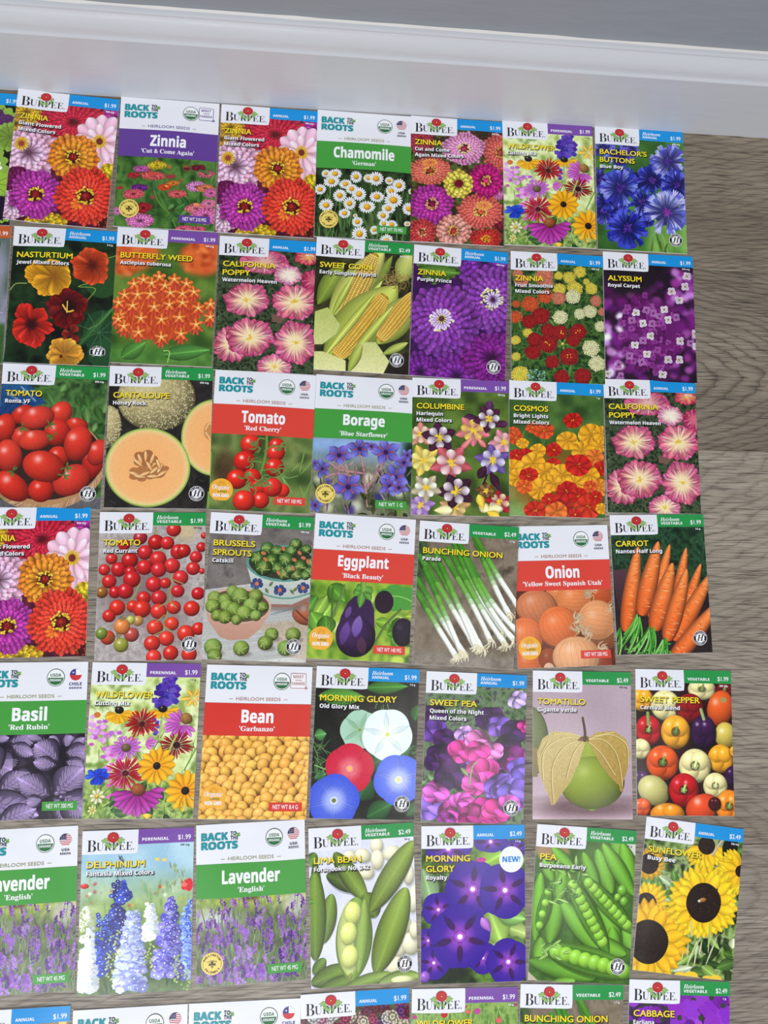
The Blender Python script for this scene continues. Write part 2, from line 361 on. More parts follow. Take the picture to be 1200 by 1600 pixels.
    def strokes(s, n, box, L, w, cols, dirs=(0, 360)):
        for _ in range(n):
            x, y = s.rr.uniform(box[0], box[2]), s.rr.uniform(box[1], box[3]); a = R(s.rr.uniform(*dirs)); l = s.rr.uniform(.5, 1.3) * L
            s.pet(x, y, x + l * cos(a), y + l * sin(a), w, s.j(s.rr.choice(cols), 14), s.j(s.rr.choice(cols), 14), 1, .5, .1)
        return s
    def zin(s, x, y, Rr, c, cc=((225, 180, 50), (120, 25, 25)), n=18, sq=1.0, rot=0, rings=4, inner=.34, tip=None, hole=.15):
        """a double zinnia: rings of rounded petals, a ring of yellow florets, a dark eye"""
        s.disc(x, y, Rr * .9, Rr * .9 * sq, [v * .45 for v in c], rot)
        for i in range(rings):
            f = i / max(1, rings - 1); r1 = Rr * (1 - (1 - inner * 1.25) * f * .92); b = .78 + .22 * f
            c1 = [min(255, v * (b + .1) + 12) for v in (tip or c)]; c0 = [v * .45 * b for v in c]
            nn = max(8, int(n * 1.3 * (1 - .38 * f))); s.ring(x, y, max(Rr * .06, r1 - Rr * .5), r1, nn, 7.8 * r1 / nn, c0, c1, sq, rot, .09, 1.8, .55, .42)
        if cc:
            y2 = y
            s.disc(x, y2, Rr * .27, Rr * .27 * sq, [v * .6 for v in cc[1]], rot)
            for k in range(40): a = s.rr.random() * 2 * pi; rr = Rr * s.rr.uniform(.19, .32); s.ball(x + rr * cos(a), y2 + rr * sin(a) * sq, Rr * .042, Rr * .042, s.j(cc[0], 25), 0, .2)
            s.disc(x, y2, Rr * hole, Rr * hole * sq, cc[1], rot)
            for k in range(10): a = s.rr.random() * 2 * pi; rr = Rr * s.rr.uniform(0, .12); s.disc(x + rr * cos(a), y2 + rr * sin(a) * sq, Rr * .025, None, s.j([v * 1.3 + 15 for v in cc[1]], 10))
        return s
    def daisy(s, x, y, Rr, c, eye, n=14, er=.28, w=None, sq=1.0, rot=0, c0=None, k=1.3, p=.6, jit=.06, edge=.3, ey=0):
        w = w or Rr * 4.6 / n; s.ring(x, y, Rr * er * .6, Rr, n, w, c0 or [v * .8 for v in c], c, sq, rot, jit, k, p, edge)
        if eye: s.ball(x, y + ey, Rr * er, Rr * er * (0.5 + .5 * sq), eye, 0, .15, .6, tex=.3)
        return s
    def poppy(s, x, y, Rr, c, mid, eye=None, lobes=5, sq=1.0, rot=0, ir=.45):
        """ruffled cup flower with radiating streaks"""
        s.disc(x, y, Rr * .94, Rr * .94 * sq, [v * .66 for v in c], rot, wob=.12, n=lobes)
        for i in range(lobes * 9):
            a = R(i * 360 / (lobes * 9) * 7 + s.rr.uniform(-9, 9)); q = R(rot); r1 = Rr * s.rr.uniform(.88, 1.03) * (1 + .05 * sin(a * lobes)); dx, dy = r1 * cos(a), r1 * sin(a) * sq
            s.pet(x, y, x + dx * cos(q) - dy * sin(q), y + dx * sin(q) + dy * cos(q), Rr * .30, s.j(mid, 8), s.j(c, 26), 2.0, .5, .3)
        for i in range(46):
            a = s.rr.random() * 2 * pi; q = R(rot); r0, r1 = Rr * s.rr.uniform(.1, .5), Rr * s.rr.uniform(.6, .97); f = lambda r: (x + r * cos(a) * cos(q) - r * sin(a) * sq * sin(q), y + r * cos(a) * sin(q) + r * sin(a) * sq * cos(q))
            cc = [v * .72 for v in c] if s.rr.random() < .6 else [v * .5 + 127 for v in mid]; s.pet(*f(r0), *f(r1), Rr * .05, cc, cc, 1, .6, 0, al=.55)
        s.disc(x, y, Rr * ir, Rr * ir * sq, mid, rot, soft=Rr * s.k * .3, al=.75)
        if eye:
            for i in range(16): a = s.rr.random() * 6.28; r = Rr * s.rr.uniform(0.02, .2); s.pet(x, y, x + r * cos(a), y + r * sin(a), Rr * .05, s.j(eye, 20), s.j(eye, 20))
        return s
    def done(s, grain=5):
        s.c = (s.c - 118) * 1.12 + 117; L = s.c.mean(axis=2, keepdims=True); s.c = L + (s.c - L) * 0.97
        g = (s.r.rand(PH, PW, 1).astype(np.float32) - .5) * grain * 2; s.c = np.clip(s.c + g + (s.noise(3, 1)[..., None] - .5) * grain * 2, 0, 255); return s
PICS = {}
def pic(name, tl, tr, bl, seed=3):
    def deco(f):
        def run():
            P = Pic((tl, tr, bl), seed); f(P); return P
        PICS[name] = run; return f
    return deco
YE = ((228, 190, 60), (120, 28, 24))

@pic('zinnia_giant', (60, 45), (620, 95), (25, 800))
def _(P):
    P.bg([(60, 20, 40), (110, 40, 60)], 30)
    P.zin(110, 190, 90, (215, 170, 40), None, rings=4); P.zin(60, 255, 60, (200, 150, 60), None)
    P.zin(600, 205, 85, (190, 60, 165), None, 14)
    P.zin(370, 235, 200, (205, 35, 65), None, 26, .72, 8, 6, .2)
    P.disc(545, 370, 105, 125, (222, 170, 196)); P.ring(530, 350, 20, 152, 13, 74, (214, 150, 180), (243, 208, 224), 1.1, 0, .05, 1.7, .55, .22); P.ring(525, 348, 12, 100, 9, 50, (222, 160, 186), (248, 222, 234), 1.1, 0, .08, 1.7, .55, .25); P.ring(520, 345, 8, 42, 18, 12, (190, 140, 40), (230, 200, 80)); P.disc(520, 345, 18, 20, (120, 50, 46))
    P.zin(140, 420, 165, (222, 150, 190), None, 18, .95, rings=5, tip=(236, 184, 212)); P.disc(98, 368, 32, 30, (150, 70, 60)); P.ring(98, 368, 12, 42, 16, 12, (200, 150, 40), (235, 205, 80))
    P.zin(600, 555, 90, (240, 205, 40), None, 12)
    P.zin(70, 720, 85, (224, 160, 195), None, 14, rings=4, tip=(238, 195, 220)); P.zin(90, 570, 70, (120, 25, 90), None, 12)
    P.zin(250, 815, 120, (235, 190, 40), None, 14, .5, rings=3); P.disc(560, 800, 60, 40, (70, 25, 20)); P.dots(22, (530, 770, 605, 840), (4, 8), [(220, 160, 60), (150, 50, 40)])
    P.zin(380, 440, 142, (240, 122, 26), YE, 20, .93, 0, 4, .45, (248, 148, 44))
    P.zin(190, 655, 140, (160, 30, 138), YE, 24, 1, 0, 4, .42, (186, 60, 168))
    P.zin(460, 662, 165, (222, 48, 34), YE, 26, 1, 0, 6, .34, (238, 66, 48)); P.ring(420, 700, 5, 40, 5, 24, (230, 110, 40), (245, 140, 60), span=200, ph=60)

@pic('zinnia_meadow', (643, 70), (1183, 110), (605, 770))
def _(P):
    P.bg([(40, 70, 30), (70, 110, 48), (96, 140, 66), (50, 84, 36)], 34); P.strokes(90, (600, 380, 1200, 800), 60, 10, [(60, 110, 50), (90, 135, 70), (40, 66, 36)], (230, 310)); P.dots(14, (640, 400, 1160, 700), (8, 16), [(190, 70, 80), (215, 90, 60), (170, 50, 60)])
    P.blur(4)
    for x, y, rx, c in ((755, 466, 42, (215, 100, 185)), (840, 450, 50, (240, 205, 45)), (715, 500, 36, (200, 50, 60)), (1065, 464, 38, (130, 30, 55)), (1105, 498, 45, (225, 110, 130)), (745, 568, 44, (125, 45, 150)), (925, 547, 34, (240, 140, 60)), (1000, 470, 18, (120, 40, 60)), (640, 565, 20, (200, 70, 60))):
        for k in range(3): P.zin(x, y, rx, c, None, 12, .4, rings=3, hole=0)
    P.blur(1)
    P.line([(945, 640), (947, 680)], 9, (60, 100, 45)); P.line([(1075, 600), (1078, 650)], 12, (50, 84, 40)); P.line([(820, 525), (822, 580), (850, 650), (905, 710), (940, 780)], 9, (88, 130, 62)); P.line([(820, 525), (822, 580)], 12, (60, 110, 70)); P.line([(1040, 690), (1055, 780)], 8, (74, 116, 54))
    P.leaves(16, (830, 640, 1050, 790), 75, 26, [(70, 122, 56), (88, 146, 72), (50, 96, 44)], (190, 350)); P.leaves(6, (1050, 460, 1190, 590), 60, 20, [(90, 130, 66)])
    for x, y, R_, c, sq in ((880, 567, 36, (228, 80, 45), .5), (712, 600, 58, (228, 92, 105), .46), (948, 604, 52, (228, 98, 98), .4), (1050, 565, 55, (222, 140, 205), .5), (1098, 574, 50, (232, 130, 90), .42), (1130, 600, 42, (228, 110, 170), .6), (1050, 684, 60, (235, 125, 130), .5), (1120, 656, 42, (240, 130, 170), .6), (1100, 722, 75, (235, 115, 180), .6), (750, 742, 75, (230, 125, 190), .5), (765, 675, 38, (165, 35, 45), .8), (628, 688, 24, (225, 120, 190), .9), (980, 790, 50, (235, 100, 130), .4), (1060, 792, 40, (230, 90, 120), .4)):
        P.zin(x, y, R_, c, None, 16, sq, rings=4)
    P.disc(890, 562, 10, 6, (230, 160, 60)); P.disc(1050, 660, 14, 8, (240, 150, 90)); P.zin(817, 505, 66, (226, 96, 96), None, 18, .34, 4, rings=4); P.disc(817, 497, 30, 10, (200, 80, 70))

@pic('chamomile', (622, 90), (1172, 125), (608, 815))
def _(P):
    P.bg([(18, 26, 18), (34, 50, 28), (60, 84, 44), (22, 34, 24)], 22); P.strokes(80, (610, 470, 1180, 830), 120, 7, [(90, 128, 70), (60, 92, 48), (120, 150, 90)], (60, 120)); P.blur(2)
    P.strokes(60, (610, 500, 1180, 830), 130, 6, [(104, 142, 78), (74, 110, 56)], (65, 118))
    for x, y, r in ((672, 458, 26), (725, 462, 40), (705, 505, 46), (640, 548, 36), (845, 482, 36), (915, 490, 30), (960, 492, 44), (1035, 502, 26), (1092, 528, 42), (785, 522, 38), (820, 550, 36), (752, 586, 40), (862, 580, 42), (965, 595, 44), (1048, 560, 36), (1060, 612, 54), (675, 638, 44), (808, 632, 38), (908, 652, 48), (1030, 660, 42), (780, 686, 36), (1000, 700, 38), (853, 735, 34), (1005, 745, 30), (1050, 750, 34), (1150, 660, 40), (865, 802, 46), (950, 780, 28), (1020, 840, 40), (1165, 560, 20), (840, 700, 14), (1140, 745, 22)):
        P.daisy(x, y, r, (243, 244, 246), (228, 168, 40), 18, .42, sq=P.rr.uniform(.72, 1), c0=(200, 204, 210), w=r * .26, p=.5, ey=0)

@pic('zinnia_mixed', (48, 40), (580, 75), (40, 782))
def _(P):
    P.bg([(40, 60, 26), (70, 36, 30), (90, 110, 50), (36, 40, 24)], 26)
    z = P.zin
    z(100, 190, 80, (170, 50, 70), None); z(560, 260, 105, (212, 96, 86), ((225, 160, 80), (150, 60, 50)), 20, 1.1, rings=5); z(560, 480, 60, (215, 120, 180), None); z(560, 640, 80, (130, 30, 50), None)
    z(350, 240, 125, (212, 118, 172), ((235, 215, 150), (150, 40, 70)), 24, .82, 0, 7, .3, (228, 150, 196))
    z(155, 370, 122, (214, 92, 74), ((230, 165, 80), (140, 60, 40)), 24, .72, 0, 7, .28, (228, 112, 92)); P.ring(155, 320, 10, 46, 16, 16, (215, 120, 60), (235, 170, 90), .5)
    z(165, 565, 122, (166, 30, 138), ((230, 160, 120), (110, 20, 60)), 22, .95, rings=4, tip=(184, 52, 160), inner=.42)
    z(110, 730, 82, (205, 66, 66), ((235, 170, 120), (150, 70, 50)), 18); z(470, 770, 92, (205, 52, 44), ((240, 170, 50), (200, 110, 30)), 20, .7)
    z(440, 610, 130, (214, 84, 76), ((240, 190, 100), (180, 80, 50)), 24, .8, 0, 7, .28, (230, 104, 92)); P.ring(460, 575, 8, 50, 18, 16, (225, 130, 70), (240, 175, 100), .6)
    z(475, 430, 102, (176, 14, 108), ((240, 180, 90), (190, 60, 100)), 18, .98, rings=4, inner=.5, tip=(192, 26, 124)); z(315, 450, 84, (238, 205, 60), ((170, 60, 60), (110, 20, 40)), 14, 1, 0, 3, .5, (246, 222, 90))
    P.disc(320, 448, 22, 22, (110, 20, 40)); z(285, 725, 98, (226, 132, 116), ((240, 180, 100), (160, 50, 40)), 16, 1, 0, 4, .5, (240, 156, 142))

def wildflower(P):
    P.bg([(150, 170, 90), (205, 222, 150), (232, 240, 195), (120, 150, 70)], 34, 3, 1.9); P.rect(560, 600, 1180, 850, [(60, 90, 40), (130, 160, 80), (180, 205, 120), (50, 70, 36)], 20, 60)
    P.blur(3); P.strokes(70, (590, 330, 1130, 820), 100, 4, [(110, 150, 60), (160, 190, 90), (80, 110, 50)], (50, 130)); P.strokes(50, (600, 620, 1130, 820), 60, 5, [(100, 130, 60), (190, 210, 130)])
    for i in range(44): x = 950 + P.rr.gauss(0, 30); y = 165 + i * 3.0; P.disc(x, y, 17, 14, P.j((84, 60, 165), 26), wob=.2)
    for i in range(10): P.disc(905 + P.rr.gauss(0, 10), 350 + i * 8, 10, 8, P.j((96, 70, 180), 20))
    for i in range(70): t = P.rr.random(); P.disc(615 + t * 130 + P.rr.gauss(0, 26), 360 + t * 160 + P.rr.gauss(0, 34), 13, 9, P.j(P.rr.choice([(205, 130, 210), (188, 110, 200), (222, 165, 225)]), 12), wob=.25)
    for i in range(34): P.disc(735 + P.rr.gauss(0, 34), 600 + P.rr.gauss(0, 55), 12, 8, P.j((206, 100, 190), 20), wob=.2)
    for x, y, sp in ((1080, 260, 30),): P.ring(x, y, 4, 60, 7, 22, (240, 180, 70), (248, 200, 90), .8)
    P.ring(725, 318, 6, 66, 12, 30, (235, 165, 30), (247, 188, 46), .75, ph=0, span=190); P.ring(785, 322, 4, 40, 5, 26, (235, 165, 30), (247, 188, 46), .6, ph=-20, span=60); P.ball(728, 302, 22, 18, (44, 30, 26))
    P.ring(942, 318, 6, 78, 10, 26, (235, 165, 30), (247, 190, 50), .45, ph=-15, span=220); P.ball(936, 306, 22, 17, (40, 28, 26))
    P.ring(840, 368, 6, 78, 34, 9, (110, 14, 26), (206, 34, 44), .85, p=.6, k=1.8, jit=.24); P.disc(842, 372, 14, 14, (80, 24, 30)); P.disc(625, 320, 16, 14, (205, 120, 60)); P.disc(796, 440, 15, 12, (190, 90, 60))
    P.ring(1035, 378, 8, 92, 13, 22, (170, 70, 160), (210, 120, 208), .8, ph=40, span=230); P.ball(1052, 357, 30, 27, (150, 110, 60), 25, .1, .6, tex=.5)
    P.ring(1015, 480, 6, 78, 30, 9, (90, 14, 26), (176, 30, 44), .8, k=1.8, jit=.26); P.disc(1015, 480, 18, 16, (60, 20, 26)); P.ring(860, 462, 6, 60, 6, 20, (200, 100, 190), (216, 130, 208), .6, ph=-40, span=110)
    P.line([(938, 345), (932, 400), (930, 450)], 9, (170, 180, 120)); P.line([(1012, 430), (990, 480), (978, 520)], 9, (168, 185, 100)); P.line([(1110, 500), (1060, 600)], 6, (110, 150, 60)); P.line([(680, 420), (690, 470)], 7, (130, 150, 90))
    P.daisy(776, 480, 76, (206, 128, 208), (110, 96, 64), 15, .3, 18, .72, c0=(170, 90, 180), p=.45)
    P.ring(780, 595, 6, 86, 36, 9, (130, 16, 34), (208, 40, 66), .85, k=1.8, jit=.26); P.disc(782, 598, 16, 14, (90, 26, 40))
    for i in range(44): a_ = P.rr.random() * 6.28; q_ = P.rr.uniform(30, 62); P.pet(648, 602, 648 + q_ * cos(a_), 602 + q_ * .8 * sin(a_), 24, (30, 60, 190), P.j((48, 86, 214), 24), 1.8, .6)
    P.leaves(8, (700, 700, 1000, 800), 80, 44, [(56, 92, 46), (76, 120, 60)]); P.leaves(10, (590, 700, 760, 810), 44, 12, [(130, 170, 90), (90, 130, 66)])
    P.daisy(657, 698, 36, (240, 236, 190), (210, 180, 60), 8, .3, 18); P.daisy(640, 760, 22, (235, 230, 160), (210, 180, 60), 7, .3, 12)
    P.ring(848, 690, 10, 120, 13, 34, (150, 36, 130), (190, 76, 176), .95, ph=15, span=178, p=.5, k=1.2, jit=.04); P.pet(900, 685, 972, 686, 30, (150, 36, 130), (196, 82, 180)); P.pet(800, 690, 722, 692, 30, (150, 36, 130), (190, 74, 172)); P.ball(850, 678, 35, 30, (150, 84, 50), 0, .1, .5, tex=.6)
    P.daisy(928, 572, 90, (250, 190, 44), (40, 28, 24), 13, .2, 40, .98, c0=(225, 150, 20), p=.6, jit=.03); P.daisy(1072, 696, 98, (250, 190, 44), (36, 26, 24), 12, .2, 42, .98, c0=(225, 150, 20), p=.6, jit=.03)
    P.pet(900, 815, 900, 790, 50, (235, 190, 60), (245, 205, 70)); P.strokes(26, (960, 740, 1130, 815), 40, 5, [(200, 215, 140), (80, 110, 50)])
pic('wildflower', (580, 70), (1105, 100), (595, 800))(wildflower)

@pic('bachelor', (115, 112), (932, 168), (145, 1255))
def _(P):
    P.bg([(50, 90, 40), (70, 120, 50), (96, 150, 60)], 90, 2); P.rect(600, 850, 1000, 1320, [(70, 120, 50), (130, 180, 90), (160, 205, 110)], 50, 60, sy=3); P.blur(4)
    P.strokes(12, (560, 1020, 900, 1280), 190, 18, [(150, 185, 110), (60, 84, 40), (120, 165, 80)], (70, 110)); P.blur(1)
    def corn(x, y, r, a, b, n=40, eye=(60, 30, 120)):
        P.disc(x, y, r * .62, r * .62, [v * .55 for v in a])
        for i in range(n):
            t = R(P.rr.random() * 360); f = P.rr.uniform(.72, 1.05); ex, ey = x + r * f * cos(t), y + r * f * sin(t); c = P.j(b if P.rr.random() < .5 else a, 22)
            P.pet(x + r * .2 * cos(t), y + r * .2 * sin(t), ex, ey, r * .2, [v * .6 for v in a], c, 2.6, .6)
            for s_ in (-.22, 0, .22): P.pet(x + r * f * .7 * cos(t), y + r * f * .7 * sin(t), x + r * f * 1.05 * cos(t + s_ * .5), y + r * f * 1.05 * sin(t + s_ * .5), r * .09, c, P.j(c, 12), 1.2, .6)
        for i in range(30): t = P.rr.random() * 6.28; rr = r * P.rr.uniform(.05, .32); P.pet(x, y, x + rr * cos(t), y + rr * sin(t), r * .06, eye, P.j((110, 60, 170), 30), 1, .6)
    for x, y, r in ((190, 330, 90), (430, 330, 110), (330, 400, 120), (200, 900, 130), (170, 620, 120), (930, 780, 90)): corn(x, y, r, (56, 60, 160), (110, 110, 205), 30)
    for x, y, r in ((480, 640, 150), (330, 860, 120), (560, 960, 110), (780, 560, 120), (640, 620, 150), (230, 800, 110), (600, 1000, 60)): corn(x, y, r, (40, 44, 150), (74, 80, 196), 40)
    corn(790, 450, 165, (90, 92, 195), (160, 165, 232), 56, (50, 30, 120)); corn(340, 690, 180, (64, 70, 185), (130, 140, 226), 56, (40, 24, 110)); corn(870, 670, 150, (50, 54, 170), (90, 100, 210), 46)
    corn(545, 830, 130, (60, 66, 180), (120, 128, 222), 34, (30, 24, 90)); corn(410, 1070, 190, (38, 46, 165), (70, 84, 205), 60, (40, 30, 120)); corn(770, 920, 205, (104, 108, 205), (176, 182, 240), 70, (160, 60, 150))

@pic('nasturtium', (78, 48), (645, 82), (30, 800))
def _(P):
    P.bg([(12, 18, 14), (24, 40, 24), (40, 66, 36), (16, 24, 18)], 60); P.blur(3)
    P.disc(560, 330, 110, 130, (44, 80, 44), soft=6); P.disc(560, 640, 110, 130, (38, 74, 46), soft=4); P.disc(600, 760, 120, 100, (44, 84, 52), soft=4); P.leaf(420, 720, 620, 500, 60, (60, 104, 56), .3); P.disc(270, 200, 130, 60, (40, 76, 36), soft=8)
    for a in range(0, 360, 40): P.line([(540, 640), (540 + 120 * cos(R(a)), 640 + 120 * sin(R(a)))], 3, (70, 112, 76))
    P.line([(60, 400), (90, 368), (150, 368)], 5, (150, 170, 90)); P.line([(640, 215), (560, 240)], 5, (120, 150, 70)); P.line([(490, 370), (430, 390), (520, 400), (480, 460)], 6, (110, 140, 66)); P.line([(620, 510), (540, 590), (480, 620)], 6, (92, 130, 70))
    def nas(x, y, r, c, eye, lobes, seed_ph=0, throat=.3):
        for i, (a, l, w) in enumerate(lobes):
            t = R(a); ex, ey = x + r * l * cos(t), y + r * l * sin(t)
            for k in range(9):
                d = (k - 4) * w * .115; q = (1 - .035 * abs(k - 4)) * P.rr.uniform(.93, 1.05); P.pet(x, y, x + r * l * cos(t + d) * q, y + r * l * sin(t + d) * q, r * w * .36, [v * .62 for v in c], P.j(c, 14), 2.2, .45, .38)
            for k in range(5): d = P.rr.uniform(-.3, .3) * w; P.pet(x, y, x + r * l * .8 * cos(t + d), y + r * l * .8 * sin(t + d), r * .035, eye, [v * .8 for v in c], 1, .5, 0, al=.7)
        P.disc(x, y, r * throat, r * throat, eye, soft=r * P.k * .25)
    nas(295, 335, 145, (240, 172, 44), (150, 90, 30), [(-100, .68, 1.1), (-35, .68, 1.1), (195, 1.12, .9), (130, .85, .9), (25, .72, 1), (80, .78, .8), (160, .85, .8)], throat=.12)
    nas(505, 270, 118, (226, 84, 40), (90, 30, 24), [(-110, .9, 1.1), (-40, .85, 1.1), (20, .75, 1.2), (60, 1.0, .9), (100, .95, 1), (150, 1.0, 1), (190, 1.0, .8)], throat=.2)
    nas(375, 500, 120, (122, 22, 26), (40, 10, 14), [(-90, .85, 1.2), (-20, .9, 1.2), (190, 1.0, 1), (150, .95, 1), (110, 1.05, 1), (60, .95, 1), (25, .7, 1)], throat=.3)
    P.line([(345, 490), (370, 525), (400, 520)], 10, (220, 170, 70)); P.line([(370, 470), (366, 530)], 6, (226, 190, 90)); nas(390, 645, 55, (160, 50, 36), (90, 30, 24), [(-60, 1, 1), (60, 1, 1), (180, 1, 1)])
    nas(175, 590, 120, (220, 52, 40), (60, 16, 20), [(-120, 1.05, .9), (-45, .9, .9), (175, .85, 1), (140, 1, .9), (75, 1.1, .9), (15, 1.05, .6), (110, 1.0, .9)], throat=.25)
    nas(350, 760, 115, (246, 176, 66), (190, 120, 40), [(-120, .9, 1), (-60, .85, 1), (0, .95, 1.1), (180, .8, 1), (60, .9, 1.2), (130, .8, 1.2), (-20, .9, .9)], throat=.08); P.disc(335, 768, 9, 9, (90, 40, 30))

@pic('butterfly_weed', (645, 52), (1192, 95), (615, 795))
def _(P):
    P.bg([(54, 84, 34), (80, 112, 44), (110, 140, 60), (70, 96, 40)], 90, 2)
    for x, y, r in ((740, 200, 130), (1100, 240, 120), (690, 280, 60), (1130, 180, 100)): P.disc(x, y, r, r * .8, (214, 104, 50), soft=26); P.dots(30, (x - r * .8, y - r * .6, x + r * .8, y + r * .6), (10, 20), [(226, 120, 64), (190, 84, 40)])
    P.blur(5); P.rect(600, 700, 1200, 840, [(70, 116, 50), (96, 146, 70)], 40, 40); P.leaf(680, 770, 810, 690, 90, (90, 146, 66)); P.leaf(900, 760, 1150, 740, 90, (88, 146, 70), .3); P.leaf(1150, 745, 1190, 760, 40, (70, 120, 50)); P.line([(905, 740), (935, 745), (925, 800)], 6, (150, 190, 100))
    P.disc(875, 520, 220, 170, (190, 78, 40), soft=10)
    P.strokes(120, (700, 420, 1060, 640), 50, 10, [(206, 84, 40), (176, 60, 40), (224, 110, 60)], (60, 120))
    pts = [(875, 335), (790, 350), (955, 350), (740, 370), (1020, 375), (835, 370), (905, 385), (690, 430), (760, 430), (830, 430), (935, 425), (1000, 430), (1060, 420), (660, 470), (735, 490), (850, 500), (930, 490), (1000, 480), (1085, 510), (780, 560), (890, 570), (985, 560), (670, 540), (690, 600), (770, 635), (890, 665), (995, 650), (1075, 600), (1150, 490), (1150, 560), (660, 560)]
    for x, y in sorted(pts, key=lambda q: q[1]):
        for a in (40, 80, 110, 145): P.pet(x, y + 5, x + 48 * cos(R(a)), y + 5 + 56 * sin(R(a)), 17, (176, 56, 40), (222, 90, 62), 1.4, .6)
        P.disc(x, y, 22, 20, (214, 96, 40))
        for i in range(5): a = R(-90 + i * 72 + P.rr.uniform(-9, 9)); P.pet(x, y, x + 36 * cos(a), y + 33 * sin(a), 26, (206, 84, 34), P.j((236, 128, 60), 12), 1.5, .5, .4); P.pet(x, y, x + 24 * cos(a), y + 22 * sin(a), 9, (250, 190, 110), (236, 140, 76), 1.3, .6, .1)
        P.disc(x, y, 8, 8, (250, 206, 130))

def cal_poppy(P):
    P.bg([(26, 34, 22), (44, 60, 38), (84, 100, 70), (22, 26, 20)], 14); P.strokes(260, (20, 180, 620, 880), 34, 5, [(84, 106, 72), (58, 80, 50), (120, 140, 100), (30, 40, 26)]); P.blur(1)
    pk = (196, 84, 130); cr = (244, 228, 176)
    P.poppy(305, 230, 140, pk, (226, 180, 170), None, 6, .5); P.poppy(560, 195, 85, (190, 50, 80), (230, 160, 110), (240, 200, 80), 5, .6); P.poppy(590, 335, 75, (180, 50, 96), (210, 110, 130), None, 5, .9)
    P.poppy(440, 305, 84, (210, 120, 160), (246, 236, 214), None, 5, .72, ir=.6); P.disc(380, 560, 36, 26, (120, 90, 80), wob=.3)
    P.poppy(120, 705, 110, (190, 80, 120), cr, (240, 200, 80), 6, .95); P.poppy(360, 835, 100, (204, 96, 140), cr, (240, 200, 80), 6, .72)
    P.poppy(205, 450, 132, pk, cr, (236, 196, 80), 6, .74); P.poppy(478, 465, 132, (196, 78, 124), cr, (236, 190, 70), 6, .8); P.poppy(480, 700, 124, (200, 84, 132), cr, (238, 196, 70), 6, 1.05); P.poppy(222, 665, 136, (194, 76, 122), cr, (238, 196, 74), 6, .82)
pic('california_poppy', (50, 70), (618, 108), (15, 850))(cal_poppy)

def cob(P, x0, y0, x1, y1, w, rows=9, c=(232, 190, 84)):
    L = math.hypot(x1 - x0, y1 - y0); tx, ty = (x1 - x0) / L, (y1 - y0) / L
    P.pet(x0 - tx * 14, y0 - ty * 14, x1 + tx * 14, y1 + ty * 14, w * 1.1, (190, 150, 60), (180, 140, 50), 1, .35)
    st = w / rows * .92; n = int(L / st)
    for i in range(n):
        t = (i + .5) / n; h = w / 2 * math.sin(pi * min(1, max(0, t * .94 + .03))) ** .32
        for k in range(rows):
            q = (k + .5) / rows * 2 - 1; q = math.sin(q * pi / 2) * h; x = x0 + tx * t * L - ty * q; y = y0 + ty * t * L + tx * q
            P.ball(x, y, st * .60, st * .54 * max(.45, (1 - (q / h) ** 2 * .5)), P.j(c, 9), math.degrees(math.atan2(ty, tx)), .35, .62, 1.0)
@pic('sweet_corn', (612, 70), (1185, 108), (580, 845))
def _(P):
    P.bg([(30, 34, 20), (52, 54, 30), (80, 76, 44)], 40); hus = (186, 196, 96)
    P.pet(620, 470, 770, 220, 120, (110, 130, 50), (150, 166, 74), 1, .8, rib=.1); P.pet(1100, 340, 1180, 150, 130, (150, 164, 80), (200, 204, 120), 1, .8); P.pet(940, 400, 1060, 180, 60, (100, 120, 50), (140, 156, 70), 1, .8); P.pet(720, 480, 780, 300, 50, (120, 140, 60), (160, 176, 84))
    P.pet(690, 540, 1010, 150, 190, hus, (206, 208, 120), 1, .7); cob(P, 765, 560, 955, 180, 112, 8, (226, 196, 104)); P.pet(840, 560, 1000, 330, 46, (170, 184, 84), (196, 206, 110), 1, .7, rib=.2); P.pet(700, 540, 830, 300, 40, (150, 166, 70), (196, 206, 104), 1, .7, rib=.2)
    P.pet(660, 800, 1090, 360, 290, (150, 166, 70), (196, 204, 100), 1, .75); P.pet(970, 700, 1180, 420, 190, (160, 176, 80), (190, 200, 104), 1, .7); cob(P, 985, 670, 1190, 410, 105, 8, (232, 190, 90))
    cob(P, 735, 770, 1010, 425, 135, 10, (228, 188, 84)); P.pet(670, 760, 960, 400, 50, (196, 200, 104), (170, 186, 84), 1, .7, rib=.25); P.pet(800, 790, 1060, 480, 54, (170, 180, 84), (186, 196, 96), 1, .7, rib=.2)
    for i in range(60): a = P.rr.uniform(0, 6.3); x, y = 1085 + P.rr.gauss(0, 40), 320 + P.rr.gauss(0, 30); P.line([(x, y), (x + 22 * cos(a), y + 20 * sin(a)), (x + 34 * cos(a + .8), y + 34 * sin(a + .8))], 3, P.j((150, 126, 70), 26))
    P.poly([(605, 510), (680, 485), (752, 590), (730, 640), (650, 700), (596, 700)], (180, 192, 106), (206, 210, 140), 2, .1); P.poly([(590, 740), (650, 740), (785, 795), (785, 860), (585, 845)], (206, 210, 140), (222, 222, 160), 2, .1)
    P.poly([(800, 850), (880, 690), (960, 690), (1040, 800), (1000, 878), (860, 872)], (196, 202, 126), (224, 222, 164), 2, .1); P.pet(1000, 760, 1150, 690, 50, (150, 166, 76), (190, 196, 110), 1, .7); P.pet(800, 860, 880, 700, 60, (150, 166, 72), (186, 194, 104), 1, .8)
    P.poly([(1010, 880), (1060, 780), (1160, 740), (1150, 895)], (52, 42, 30), (40, 34, 26), 8)

